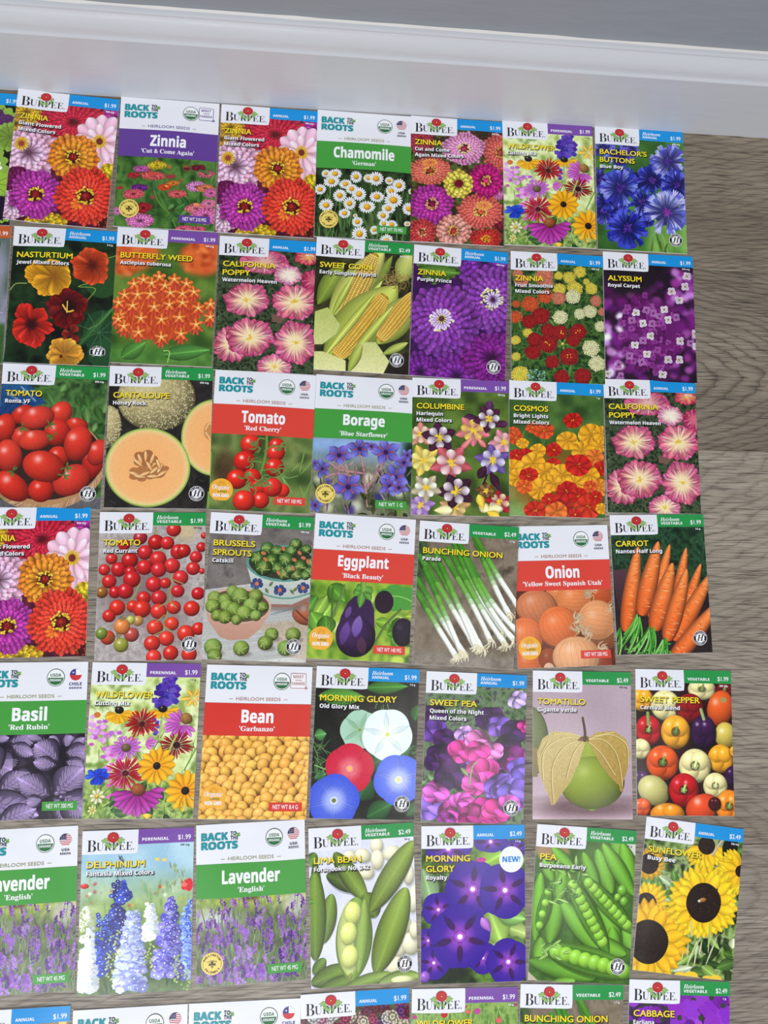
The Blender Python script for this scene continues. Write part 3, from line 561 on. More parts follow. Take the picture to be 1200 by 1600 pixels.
@pic('zinnia_purple', (42, 30), (418, 65), (15, 555))
def _(P):
    P.bg([(50, 20, 70), (80, 30, 100)], 20); P.zin(140, 90, 100, (90, 130, 50), None); P.leaf(60, 130, 215, 150, 60, (96, 140, 60)); P.zin(320, 110, 110, (130, 50, 170), None, 20)
    P.zin(60, 540, 80, (120, 36, 150), None, 16); P.zin(200, 560, 100, (130, 40, 160), None, 18)
    P.zin(340, 490, 130, (130, 30, 140), None, 20, .8, 0, 6); P.zin(345, 255, 140, (122, 40, 150), ((225, 215, 170), (110, 80, 130)), 20, 1, 0, 6, .26, (142, 66, 176)); P.zin(145, 340, 145, (120, 38, 148), ((240, 240, 180), (100, 60, 60)), 20, 1, 0, 6, .24, (142, 64, 174))
    P.ring(145, 335, 14, 44, 18, 14, (190, 160, 215), (225, 205, 240)); P.ring(145, 333, 8, 22, 12, 5, (220, 220, 150), (245, 245, 190)); P.disc(145, 332, 11, 11, (96, 60, 46)); P.ring(350, 258, 12, 34, 16, 9, (200, 180, 226), (230, 215, 245)); P.disc(350, 258, 9, 9, (70, 40, 70))

@pic('zinnia_smoothie', (427, 60), (797, 75), (428, 575))
def _(P):
    P.bg([(26, 44, 24), (52, 84, 40), (84, 120, 56), (30, 50, 28)], 18); P.leaves(130, (425, 120, 800, 580), 34, 12, [(70, 110, 50), (50, 86, 40), (96, 136, 66)])
    def pom(x, y, r, c): P.zin(x, y, r, c, None, 16, .92, rings=6, inner=.12); P.disc(x, y, r * .14, None, [v * .8 for v in c])
    ye = (240, 216, 76); cr = (238, 236, 176); rd = (168, 26, 28); og = (222, 92, 44); sa = (222, 128, 100)
    for c, l in ((sa, ((470, 180, 30), (560, 160, 36), (570, 190, 26), (540, 170, 24), (790, 300, 18), (450, 322, 24), (455, 150, 20))), (ye, ((702, 142, 26), (657, 166, 26), (748, 207, 26), (680, 210, 32), (618, 214, 26), (615, 160, 18), (445, 416, 20), (446, 480, 18), (462, 548, 36), (492, 386, 20), (728, 180, 14))), (og, ((503, 272, 34), (562, 243, 30), (448, 272, 16), (445, 325, 26))), (sa, ((615, 250, 28), (765, 256, 24))), (rd, ((545, 320, 36), (500, 342, 30), (572, 376, 28), (618, 386, 32), (690, 382, 34), (520, 412, 30), (672, 416, 28), (570, 430, 38), (512, 462, 32), (655, 478, 38), (588, 500, 28), (626, 558, 32), (708, 555, 34))), (cr, ((672, 243, 32), (620, 326, 30), (698, 312, 24), (740, 300, 28), (782, 358, 24), (742, 446, 36), (765, 506, 34)))):
        for x, y, r in l: pom(x, y, r, c)
    for x, y in ((690, 380), (570, 428), (626, 385), (655, 476)): P.dots(5, (x - 9, y - 8, x + 9, y + 8), (2, 3), [(230, 180, 60)])
    P.daisy(630, 430, 22, (110, 160, 70), (200, 190, 80), 5, .3, 9); P.leaf(655, 560, 662, 510, 14, (90, 140, 70)); P.dots(70, (490, 530, 560, 585), (2, 4), [(150, 190, 190), (110, 160, 150)])

@pic('alyssum', (790, 52), (1145, 70), (802, 560))
def _(P):
    P.bg([(30, 20, 32), (54, 24, 56), (90, 30, 92)], 50, 2)
    P.dots(120, (800, 180, 1160, 560), (12, 22), [(122, 38, 126), (98, 30, 104), (150, 70, 154)]); P.dots(20, (800, 250, 870, 560), (12, 18), [(196, 140, 210), (236, 226, 240)]); P.dots(14, (1060, 130, 1150, 260), (14, 20), [(190, 130, 200), (150, 60, 150)]); P.disc(900, 160, 110, 70, (36, 26, 34), soft=50, al=.85); P.blur(6)
    P.disc(980, 350, 110, 110, (110, 34, 110), soft=30, al=.8)
    def al(x, y, r, c, soft=0):
        for i in range(4): a = R(45 + i * 90 + P.rr.uniform(-25, 25)); P.disc(x + r * .5 * cos(a), y + r * .48 * sin(a), r * .58, r * .5, P.j([v * .95 for v in c], 12), math.degrees(a), c2=[v * .82 for v in c])
        P.disc(x, y, r * .28, None, (150, 140, 60) if c[1] > 180 else (110, 40, 100))
    for i in range(150):
        a = P.rr.random() * 6.28; rr = 125 * P.rr.random() ** .6; al(975 + rr * cos(a) * 1.0, 380 + rr * sin(a) * 1.25, P.rr.uniform(11, 15), P.rr.choice([(128, 36, 128), (150, 60, 152), (170, 84, 172), (104, 26, 104)]))
    for x, y in ((917, 298), (944, 340), (1028, 285), (1043, 326), (914, 424), (960, 460), (975, 390)): al(x, y, 16, (236, 230, 238))
    for x, y in ((902, 328), (958, 288), (985, 300), (945, 408), (893, 466), (1010, 312), (940, 492), (852, 500), (1075, 316), (980, 342), (1132, 418), (1150, 390), (860, 545)): al(x, y, 16, (186, 122, 192))
    for x, y in ((1120, 150), (1088, 246), (1058, 212), (1113, 192), (1090, 410), (1042, 484), (1020, 540), (1085, 484), (810, 535), (1155, 430), (1150, 380)): al(x, y, 17, (226, 214, 230))

@pic('tomato_roma', (15, 30), (605, 58), (-30, 800))
def _(P):
    P.bg([(30, 50, 30), (60, 96, 50), (90, 130, 70), (40, 60, 36)], 40); P.leaves(26, (240, 130, 600, 400), 80, 50, [(80, 124, 62), (110, 152, 84), (56, 96, 44)], (50, 130)); P.poly([(-40, 140), (170, 150), (260, 250), (100, 300), (-40, 320)], (40, 90, 140), (30, 60, 110), 2, .5); P.line([(40, 190), (150, 260)], 5, (200, 215, 230)); P.line([(120, 160), (200, 240)], 5, (200, 215, 230)); P.blur(2)
    P.poly([(-40, 760), (590, 760), (590, 850), (-60, 850)], (110, 110, 112), (90, 90, 94), 3, .3)
    P.disc(250, 560, 335, 262, (176, 134, 96)); P.disc(250, 545, 318, 240, (60, 40, 34))
    for i in range(120): a = R(10 + i * 1.4); P.line([(250 + 318 * cos(a), 550 + 246 * sin(a)), (250 + 340 * cos(a + .08), 556 + 266 * sin(a + .08))], 5, P.j((176, 140, 104), 26))
    c = (202, 56, 42); P.cast = .5; P.leaf(520, 560, 600, 540, 70, (90, 150, 70))
    for x, y, a, b, g in ((520, 560, 60, 110, 10), (545, 520, 55, 80, 20), (130, 310, 70, 50, -30), (340, 310, 60, 75, 20), (430, 370, 62, 40, 10), (320, 410, 70, 80, 10), (130, 430, 60, 60, 0), (330, 540, 60, 60, 0), (30, 380, 60, 85, 10), (210, 330, 98, 66, -14), (435, 470, 74, 104, 10), (200, 450, 92, 58, -10), (55, 530, 76, 96, -12), (75, 690, 112, 70, 36), (400, 665, 110, 82, -36), (235, 715, 70, 68, 0), (250, 590, 118, 88, 14)):
        P.ball(x, y, a, b, P.j(c, 8), g, .55, .55)
    for x, y in ((130, 380), (280, 370), (300, 430), (80, 610), (360, 640), (375, 600)):
        for k in range(6): a = P.rr.random() * 6.28; P.pet(x, y, x + 36 * cos(a), y + 30 * sin(a), 9, (70, 110, 50), (96, 140, 66), 1, .6)

@pic('cantaloupe', (603, 42), (1175, 60), (575, 822))
def _(P):
    P.bg([(30, 28, 26), (46, 42, 40), (66, 62, 60)], 60); P.strokes(120, (580, 560, 1170, 830), 50, 3, [(30, 28, 28), (84, 80, 78)], (0, 360))
    def melon(x, y, rx, ry):
        P.ball(x, y, rx, ry, (176, 164, 118), 0, .12, .5, 1.5, .12); 
        for i in range(int(rx * 4)):
            a = P.rr.random() * 6.28; r = P.rr.random() ** .5 * .95; px, py = x + rx * r * cos(a), y + ry * r * sin(a); t = P.rr.random() * 6.28; d = P.rr.uniform(6, 14)
            P.line([(px, py), (px + d * cos(t), py + d * sin(t))], 2.6, P.j((206, 196, 150), 16))
    melon(860, 225, 215, 190); melon(600, 380, 70, 120)
    def cut(x, y, rx, ry, a=0):
        P.disc(x, y, rx, ry, (150, 172, 84), a); P.disc(x, y, rx * .965, ry * .965, (196, 206, 124), a); P.disc(x, y, rx * .93, ry * .93, (232, 200, 140), a, soft=8); P.disc(x, y, rx * .88, ry * .88, (238, 182, 122), a, soft=14, c2=(240, 176, 112))
    cut(1180, 445, 185, 220, 0); P.disc(1155, 410, 36, 50, (200, 140, 84)); P.line([(1130, 400), (1150, 370), (1170, 380)], 12, (226, 176, 120)); P.line([(1130, 420), (1150, 450), (1170, 480)], 12, (226, 176, 120))
    cut(812, 605, 232, 222, 10)
    P.disc(800, 560, 60, 46, (170, 110, 66), wob=.3); P.disc(860, 630, 62, 36, (176, 116, 70), wob=.3, ang=-20); P.disc(770, 640, 56, 40, (180, 120, 74), wob=.3)
    for x, y, a in ((770, 560, 70), (800, 545, 90), (835, 560, 110), (760, 580, 40), (740, 640, 20), (770, 655, 10), (800, 640, -20), (850, 620, -40), (880, 610, -60), (890, 640, -30), (840, 655, 0), (820, 600, 60), (870, 590, 70)):
        t = R(a); P.pet(x - 30 * cos(t), y - 30 * sin(t), x + 30 * cos(t), y + 30 * sin(t), 24, (232, 190, 138), (214, 156, 100), 1, .6, .5)

def truss(P, pts, c, stems):
    for x, y, r in pts: P.ball(x, y, r, r * .96, P.j(c, 9), 0, .8, .5)
@pic('tomato_cherry', (58, 28), (628, 70), (28, 815))
def _(P):
    P.bg([(60, 84, 40), (90, 112, 58), (130, 146, 84), (74, 92, 48)], 70, 2); P.disc(120, 600, 60, 120, (70, 30, 26), soft=30, al=.6); P.blur(6); P.strokes(8, (440, 600, 590, 830), 140, 8, [(120, 160, 80)], (200, 330)); P.line([(45, 500), (42, 660), (36, 800)], 10, (120, 160, 70))
    G = (110, 134, 66); c = (216, 46, 34); P.cast = .4
    P.line([(352, 418), (350, 500), (330, 590), (310, 660)], 16, G)
    for x, y, r in ((445, 720, 40), (410, 470, 46), (265, 458, 58), (405, 510, 50), (232, 552, 62), (398, 590, 54), (275, 640, 50), (192, 650, 58), (310, 700, 46), (388, 700, 56), (325, 770, 48), (232, 770, 62)): P.ball(x, y, r, r * .96, P.j(c, 8), 0, .85, .5)
    for x, y in ((300, 470), (430, 470), (270, 560), (420, 600), (240, 640), (280, 700), (370, 680), (330, 650), (300, 440)):
        for k in range(6): a = P.rr.random() * 6.28; P.line([(x, y), (x + 24 * cos(a), y + 18 * sin(a)), (x + 42 * cos(a + .6), y + 34 * sin(a + .6))], 7, P.j((104, 130, 70), 14))
    P.line([(340, 500), (390, 470), (440, 480)], 8, G); P.line([(335, 560), (280, 550)], 8, G); P.line([(320, 610), (400, 600), (460, 650), (530, 640)], 7, (104, 140, 74)); P.line([(345, 560), (370, 570)], 8, G)

@pic('borage', (628, 60), (1180, 95), (590, 835))
def _(P):
    P.bg([(70, 90, 60), (110, 120, 90), (140, 140, 120), (60, 70, 40)], 46); P.rect(560, 380, 1200, 560, [(120, 160, 215), (150, 185, 232), (130, 160, 205)], 60, 90); P.dots(16, (620, 600, 1150, 840), (18, 34), [(110, 130, 60), (70, 60, 120), (190, 190, 170)]); P.rect(1110, 440, 1180, 700, [(30, 60, 30), (20, 40, 26)], 20, 40); P.blur(7)
    P.strokes(60, (620, 640, 1150, 850), 80, 9, [(150, 140, 130), (90, 110, 50), (120, 90, 110), (60, 50, 50)], (230, 310))
    for s_ in ([(870, 520), (885, 600), (895, 700), (905, 800)], [(700, 560), (760, 600), (880, 620)], [(1010, 540), (960, 620), (900, 700)], [(680, 640), (740, 620), (840, 640)], [(1060, 660), (1000, 700)], [(750, 560), (800, 620)]): P.line(s_, 12, (176, 130, 130))
    P.strokes(60, (700, 540, 1080, 700), 40, 5, [(196, 160, 170), (140, 90, 120)], (40, 140))
    def star(x, y, r, c=(96, 92, 200), sq=.8, ph=None):
        ph = P.rr.random() * 72 if ph is None else ph
        for i in range(5): a = R(ph + i * 72); ex, ey = x + r * cos(a), y + r * sq * sin(a); P.pet(x, y, ex, ey, r * .6, [v * .75 for v in c], P.j((146, 136, 226), 14), 1.0, .9, .3, -.15)
        for i in range(5): a = R(ph + 36 + i * 72); P.pet(x, y, x + r * .62 * cos(a), y + r * .5 * sin(a), r * .13, (120, 60, 90), (170, 100, 130))
        P.disc(x, y + r * .05, r * .15, None, (60, 30, 80))
    for x, y, r, q in ((865, 480, 78, .75), (752, 515, 84, .7), (1010, 500, 92, .8), (1060, 640, 84, .9), (800, 690, 100, .8), (660, 590, 50, 1.2), (1030, 690, 70, .9), (620, 790, 46, 1), (1110, 560, 60, .8), (1130, 520, 40, 1), (620, 560, 24, 1.2), (930, 470, 40, .6), (690, 670, 22, 1.6), (1080, 700, 60, .7)): star(x, y, r, (86, 82, 196) if P.rr.random() < .7 else (70, 80, 180), q)
    P.leaves(14, (880, 760, 1130, 850), 60, 22, [(80, 84, 50), (60, 70, 40), (110, 110, 90)])

@pic('columbine', (18, 30), (393, 40), (15, 558))
def _(P):
    P.bg([(50, 66, 30), (84, 110, 44), (110, 140, 60)], 60, 2); P.blur(4)
    def col(x, y, r, out, inn, eye=(236, 200, 60), ph=None, sq=.9):
        ph = P.rr.random() * 72 if ph is None else ph
        for i in range(5): a = R(ph + 36 + i * 72); P.pet(x, y, x + r * 1.25 * cos(a), y + r * 1.25 * sq * sin(a), r * .66, [v * .7 for v in out], P.j(out, 10), 1.1, .8, .3, .08)
        for i in range(5): a = R(ph + i * 72); P.pet(x, y, x + r * .86 * cos(a), y + r * .86 * sq * sin(a), r * .56, [v * .6 + 50 for v in out], P.j(inn, 6), 1.9, .55, .25)
        for i in range(16): a = P.rr.random() * 6.28; rr = r * P.rr.uniform(.1, .36); P.line([(x, y), (x + rr * cos(a), y + rr * sin(a))], 3, P.j(eye, 20)); 
        P.dots(10, (x - r * .2, y - r * .2, x + r * .2, y + r * .2), (2.5, 4), [eye])
    wh = (240, 236, 244); dk = (84, 36, 66); pk = (226, 130, 140); yl = (240, 212, 90); lv = (150, 130, 200)
    for a in ((50, 250, 44, (225, 150, 130), (244, 220, 190)), (370, 280, 50, (228, 150, 160), (240, 190, 190)), (350, 510, 46, (180, 40, 50), (240, 226, 190)), (300, 465, 34, (120, 80, 40), (150, 110, 60)), (60, 350, 56, (240, 210, 100), (246, 230, 130)), (180, 530, 50, (200, 160, 100), (230, 200, 130)), (50, 520, 46, (170, 130, 200), (200, 170, 220))): col(*a)
    P.pet(310, 190, 318, 115, 34, (60, 30, 70), (110, 60, 110)); P.pet(280, 190, 215, 185, 34, (60, 30, 60), (96, 50, 90)); P.pet(330, 210, 388, 208, 30, (60, 30, 60), (100, 50, 90)); P.line([(316, 370), (290, 440)], 7, (50, 26, 44)); P.line([(310, 380), (350, 460)], 14, (70, 32, 60))
    col(250, 235, 56, pk, yl, ph=-90); P.pet(250, 260, 200, 310, 22, (240, 170, 150), (220, 110, 120)); P.pet(262, 260, 300, 300, 22, (240, 170, 150), (220, 110, 120))
    col(120, 262, 56, dk, wh, ph=-60); col(312, 190, 50, dk, wh, ph=-80); col(165, 360, 66, (210, 100, 110), (246, 226, 224), ph=-90); col(326, 350, 58, (120, 96, 170), (224, 214, 240), ph=-60); P.leaf(270, 420, 300, 370, 36, (70, 30, 56)); P.leaf(320, 400, 350, 460, 34, (70, 30, 56)); col(183, 468, 62, (70, 28, 54), (244, 230, 236), ph=-75); col(70, 455, 50, (196, 180, 150), (246, 244, 230), ph=-90)
    for x, y, a in ((100, 540, 0), (290, 540, -10), (270, 510, 60)): P.pet(x, y, x + 70 * cos(R(a)), y + 40 * sin(R(a)), 40, (240, 224, 150), (246, 236, 190), 1.5, .6)
    P.pet(290, 540, 270, 480, 34, (236, 190, 60), (244, 214, 90)); P.pet(300, 545, 350, 570, 40, (236, 190, 60), (244, 214, 90))

@pic('cosmos', (393, 38), (757, 58), (393, 560))
def _(P):
    P.bg([(48, 76, 36), (70, 104, 48), (96, 130, 64)], 60, 2); P.rect(390, 440, 470, 570, [(110, 150, 84), (150, 180, 110)], 20, 30); P.blur(5); P.disc(590, 440, 200, 120, (150, 90, 30), soft=60, al=.8); P.strokes(40, (420, 200, 740, 480), 60, 3, [(110, 140, 70), (80, 110, 50)], (60, 120))
    ye = (246, 178, 44); rd = (206, 42, 30); og = (228, 92, 44)
    L = [(635, 198, 34, rd), (480, 225, 24, og), (525, 238, 36, og), (408, 240, 24, og), (418, 262, 28, og), (706, 255, 50, ye), (745, 250, 34, ye), (610, 278, 42, ye), (443, 285, 22, ye), (560, 312, 30, rd), (502, 315, 30, ye), (735, 300, 28, ye), (420, 330, 26, rd), (455, 330, 30, rd), (670, 320, 44, ye), (720, 345, 36, (240, 130, 50)), (480, 362, 44, ye), (560, 368, 28, rd), (405, 380, 40, ye), (430, 415, 40, ye), (530, 395, 40, ye), (745, 385, 30, rd), (465, 408, 34, rd), (590, 408, 46, ye), (700, 412, 34, ye), (640, 440, 36, ye), (655, 372, 48, (214, 44, 34)), (510, 460, 46, ye), (560, 440, 34, ye), (735, 460, 36, (240, 150, 50)), (450, 450, 30, (236, 110, 44)), (545, 500, 28, rd), (600, 525, 34, (176, 36, 30)), (610, 470, 40, (200, 40, 34)), (655, 490, 34, rd), (700, 455, 26, og), (690, 530, 52, (222, 64, 38)), (490, 540, 40, (214, 56, 36)), (570, 548, 40, (238, 122, 50)), (720, 495, 26, rd), (745, 540, 24, ye), (640, 560, 24, rd)]
    for x, y, r, c in L: P.disc(x, y, r * .8, r * .7, [v * .72 for v in c]); P.ring(x, y, 2, r * 1.05, 8, r * .95, [v * .8 for v in c], c, .85, 0, .08, 1.9, .45, .3); P.disc(x, y, r * .17, r * .15, [v * .72 for v in c]); P.dots(4, (x - r * .15, y - r * .13, x + r * .15, y + r * .13), (1.5, 3), [(230, 150, 30)])

@pic('tomato_currant', (555, 62), (1165, 70), (548, 888))
def _(P):
    P.bg([(150, 140, 138), (176, 168, 166), (196, 188, 186)], 12, 3, 1.2); P.dots(500, (550, 180, 1165, 890), (1.5, 3.5), [(206, 200, 198), (130, 120, 118)], 10); P.disc(1050, 170, 60, 60, (206, 186, 140), soft=40, al=.8); P.disc(760, 480, 190, 240, (110, 90, 90), soft=90, al=.6); P.disc(960, 640, 100, 220, (120, 100, 98), soft=80, al=.5); P.blur(1)
    st = (150, 146, 90)
    for l in ([(820, 190), (750, 240), (660, 330), (590, 410), (570, 470)], [(900, 290), (950, 250), (1000, 190)], [(970, 420), (968, 530), (950, 640), (930, 740), (900, 810)], [(800, 440), (770, 520), (720, 590)], [(880, 150), (870, 200)]): P.line(l, 9, st)
    rd = (200, 42, 42); P.cast = .45
    B = [(980, 165, 42), (790, 210, 40), (1155, 200, 20), (880, 235, 46), (945, 240, 40), (700, 250, 34), (1140, 265, 30), (1110, 320, 36), (630, 325, 34), (820, 292, 44), (735, 335, 48), (1010, 290, 46), (1040, 285, 40), (895, 330, 48), (590, 385, 34), (672, 385, 44), (1095, 385, 40), (820, 375, 46), (740, 400, 36), (975, 368, 46), (900, 390, 44), (620, 450, 42), (1025, 435, 44), (750, 440, 50), (580, 510, 34), (875, 470, 46), (940, 465, 32), (655, 510, 36), (715, 505, 46), (1010, 510, 38), (1125, 525, 38), (1145, 400, 18), (820, 545, 40), (905, 545, 44), (760, 590, 36), (670, 595, 46), (990, 600, 40), (1090, 608, 46), (625, 640, 38), (810, 605, 52), (905, 620, 46), (980, 690, 40), (1060, 745, 50), (1130, 720, 38), (885, 708, 46), (755, 745, 42), (950, 770, 44), (870, 795, 46), (620, 758, 42), (975, 850, 44), (880, 870, 44), (1080, 860, 44)]
    for x, y, r in B:
        c = {(580, 510): (160, 110, 50), (620, 758): (204, 80, 50), (755, 745): (170, 70, 60), (790, 210): (170, 50, 56)}.get((x, y), rd if y < 560 else (210, 54, 40)); P.ball(x, y, r, r * .97, P.j(c, 9), 0, .8, .48)
    for x, y, r, c in ((585, 735, 34, (120, 140, 60)), (790, 670, 30, (190, 140, 80)), (748, 665, 26, (180, 180, 90)), (700, 700, 46, (214, 130, 70)), (697, 800, 42, (150, 150, 64))): P.ball(x, y, r, r, c, 0, .7, .55)
    for x, y in ((700, 655), (640, 760), (680, 750)): [P.pet(x, y, x + 20 * cos(a), y + 20 * sin(a), 5, (90, 104, 60), (90, 104, 60)) for a in (0, 1, 2, 3, 4, 5)]
    for l in ([(970, 440), (1040, 470)], [(965, 560), (1000, 600)], [(950, 570), (900, 600)], [(940, 640), (890, 680)], [(935, 700), (990, 740)], [(925, 730), (880, 750)]): P.line(l, 6, st)

def sprout(P, x, y, r, c=(112, 134, 60)):
    P.ball(x, y, r, r * .95, P.j(c, 12), 0, .25, .45)
    for k in range(5): a = P.rr.random() * 6.28; P.line([(x + r * .8 * cos(a), y + r * .8 * sin(a)), (x + r * .3 * cos(a + .5), y + r * .3 * sin(a + .5)), (x - r * .3 * cos(a), y - r * .3 * sin(a))], r * .07, (164, 182, 110))
    P.disc(x - r * .1, y - r * .1, r * .45, r * .4, (150, 170, 90), soft=r * P.k * .5, al=.6)
@pic('brussels', (72, 35), (620, 70), (25, 820))
def _(P):
    P.bg([(96, 90, 86), (116, 110, 106), (132, 126, 122), (88, 82, 80)], 50, 4, 1.4); P.poly([(25, 455), (290, 425), (620, 425), (620, 850), (10, 840)], (196, 194, 186), (206, 206, 200), 3, .2)
    for i in range(130): y = 440 + i * 3.1; P.line([(20, y + 20), (620, y - 34)], 2, P.j((170, 172, 170), 14))
    P.poly([(310, 640), (620, 620), (620, 850), (480, 820)], (176, 160, 140), (200, 190, 176), 10, .2); P.line([(390, 590), (500, 560), (600, 510)], 7, (120, 150, 160))
    P.ball(580, 590, 80, 62, (170, 96, 66)); P.line([(520, 570), (560, 610), (600, 640)], 8, (110, 50, 36))
    P.disc(440, 545, 170, 30, (120, 112, 106), soft=16, al=.7)
    P.poly([(262, 320), (285, 410), (330, 500), (390, 545), (500, 548), (600, 500), (640, 400), (640, 300)], (206, 212, 204), (176, 184, 176), 2); P.poly([(330, 490), (380, 535), (500, 540), (590, 500), (600, 520), (500, 556), (390, 552)], (150, 110, 100), None, 2); P.line([(270, 385), (380, 440), (500, 455), (640, 420)], 0.1, (90, 140, 130)); P.line([(285, 440), (380, 492), (500, 505), (640, 465)], 8, (100, 150, 140))
    P.disc(450, 318, 190, 98, (96, 150, 140)); P.disc(450, 316, 176, 86, (60, 60, 50))
    for x, y, r in ((520, 215, 34), (370, 235, 36), (575, 245, 30), (420, 252, 34), (495, 255, 34), (605, 320, 30), (320, 290, 42), (470, 300, 44), (395, 300, 38), (545, 335, 38), (425, 345, 34), (350, 340, 46), (590, 370, 30), (520, 380, 34), (570, 385, 26), (460, 375, 36), (490, 350, 28)): sprout(P, x, y, r, (74, 104, 50))
    for x, y in ((350, 262), (455, 238), (540, 262), (512, 300), (560, 290), (505, 345), (430, 370), (585, 310), (360, 295)): P.disc(x, y, 14, 9, (196, 120, 80), P.rr.uniform(0, 90))
    for x, y, c in ((316, 425, (64, 76, 130)), (436, 462, (64, 76, 130)), (558, 452, (64, 76, 130))): P.ring(x, y, 3, 34, 5, 28, c, P.j(c, 8), .9, 0, .02, 1.8, .5); P.disc(x, y, 10, 10, (214, 120, 70))
    for x, y, a in ((360, 450, 60), (380, 440, -50), (490, 460, 50), (505, 470, -40), (600, 440, 60)): P.leaf(x, y, x + 34 * cos(R(a)), y + 34 * sin(R(a)), 14, (110, 126, 80))
    P.poly([(50, 545), (60, 610), (120, 700), (170, 722), (270, 718), (330, 670), (385, 580), (385, 520)], (206, 166, 148), (184, 140, 122), 2); P.disc(218, 540, 172, 94, (206, 168, 150)); P.disc(218, 542, 162, 84, (96, 84, 66))
    for x, y, r in ((95, 495, 36), (190, 465, 34), (310, 490, 38), (150, 510, 36), (228, 490, 46), (85, 540, 38), (345, 550, 30), (285, 540, 40), (160, 540, 34), (110, 590, 32), (195, 560, 40), (150, 600, 36), (250, 580, 40), (310, 595, 30), (210, 615, 28)): sprout(P, x, y, r, (124, 150, 66))
    for x, y, r in ((393, 695, 36), (360, 740, 40), (505, 700, 40), (235, 765, 42), (465, 770, 42), (90, 755, 46), (98, 800, 38)): P.disc(x + 10, y + r * .7, r, r * .4, (110, 100, 90), soft=8, al=.6); sprout(P, x, y, r, (120, 146, 66))

@pic('eggplant', (622, 45), (1160, 82), (587, 808))
def _(P):
    P.bg([(60, 96, 30), (110, 150, 50), (170, 196, 70), (84, 120, 40)], 50); P.dots(10, (600, 420, 1140, 830), (20, 44), [(190, 210, 80), (150, 180, 60), (216, 220, 150)]); P.blur(5)
    P.leaves(10, (590, 420, 740, 700), 120, 90, [(120, 176, 66), (96, 150, 54), (150, 196, 84)], (40, 140)); P.disc(1060, 500, 110, 66, (84, 156, 66), wob=.15, n=7); P.line([(950, 500), (1060, 490), (1140, 520)], 6, (140, 196, 104)); P.leaves(8, (920, 560, 1120, 800), 90, 60, [(130, 180, 60), (90, 150, 50), (176, 200, 80)])
    P.line([(780, 430), (760, 500), (730, 570), (700, 640)], 14, (100, 130, 70)); P.line([(1080, 560), (1000, 640), (940, 740)], 12, (96, 120, 66)); P.line([(720, 440), (715, 640)], 10, (80, 110, 50)); P.disc(990, 520, 50, 60, (50, 30, 50)); P.ball(1090, 680, 56, 74, (46, 34, 52), 0, .1)
    P.pet(870, 420, 838, 800, 1, (0, 0, 0), (0, 0, 0)); P.ball(842, 690, 104, 112, (66, 38, 84), 0, .15, .3); P.poly([(840, 480), (905, 470), (938, 560), (942, 700), (740, 690), (765, 590), (800, 520)], (60, 36, 76), (66, 38, 84), 3)
    P.ball(842, 700, 103, 104, (66, 36, 84), 0, .1, .35); P.pet(800, 620, 770, 740, 46, (120, 86, 170), (90, 60, 130), 1, .7, 0, al=.8); P.pet(862, 590, 838, 700, 52, (150, 130, 200), (120, 90, 180), 1, .7, 0, al=.75); P.pet(815, 540, 790, 600, 30, (130, 110, 180), (120, 90, 170), 1, .7, 0, al=.6); P.pet(870, 700, 880, 790, 50, (110, 60, 90), (120, 76, 90), 1, .7, 0, al=.5)
    for a, l in ((100, 110), (60, 84), (140, 70), (30, 60), (170, 40)): P.pet(880, 440, 880 + l * cos(R(a)), 440 + l * sin(R(a)), 44, (110, 160, 70), (90, 146, 60), 1.1, .8, .3, .12)
    P.line([(880, 415), (880, 450)], 30, (120, 164, 76))

@pic('bunching_onion', (42, 60), (420, 88), (10, 615))
def _(P):
    P.bg([(96, 84, 70), (120, 108, 92), (140, 128, 110), (80, 70, 60)], 60, 4); P.rect(0, 560, 440, 650, [(150, 142, 130), (120, 112, 102)], 20, 40); P.rect(0, 80, 60, 330, [(40, 60, 36), (80, 110, 60)], 20, 30); P.blur(1)
    S = [((170, 150), (240, 330), (345, 480)), ((250, 130), (310, 300), (370, 420)), ((255, 130), (320, 260), (410, 400)), ((210, 180), (290, 380), (400, 490)), ((190, 150), (280, 400), (385, 520)), ((120, 180), (230, 360), (300, 520)), ((150, 170), (260, 400), (350, 530)), ((70, 200), (200, 400), (265, 550)), ((40, 200), (150, 380), (240, 540)), ((100, 190), (180, 380), (245, 540)), ((30, 290), (110, 430), (200, 570)), ((30, 340), (90, 450), (170, 580)), ((60, 250), (140, 440), (190, 560))]
    for (a, b, c_) in S:
        def B(t): return tuple((1 - t) ** 2 * a[k] + 2 * t * (1 - t) * b[k] + t * t * c_[k] for k in (0, 1))
        n = 16
        for i in range(n):
            t = i / n; g = P.j((74, 136, 44), 8); w_ = (232, 236, 224); f = min(1, max(0, (t - .42) / .22)); cc = [g[k] * (1 - f) + w_[k] * f for k in range(3)]
            if .3 < t < .5: cc = [v * .7 + k for v, k in zip(cc, (52, 66, 34))]
            P.line([B(t), B(t + 1.15 / n)], 17 + 5 * (1 - abs(t - .2)) + (4 if t > .9 else 0), cc)
        x, y = B(1); dx, dy = x - B(.93)[0], y - B(.93)[1]; an = math.atan2(dy, dx)
        for k in range(16): q = an + P.rr.uniform(-.9, .9); l = P.rr.uniform(20, 42); P.line([(x, y), (x + l * .6 * cos(q), y + l * .6 * sin(q)), (x + l * cos(q + .3), y + l * sin(q + .4))], 2.2, P.j((222, 214, 180), 18))

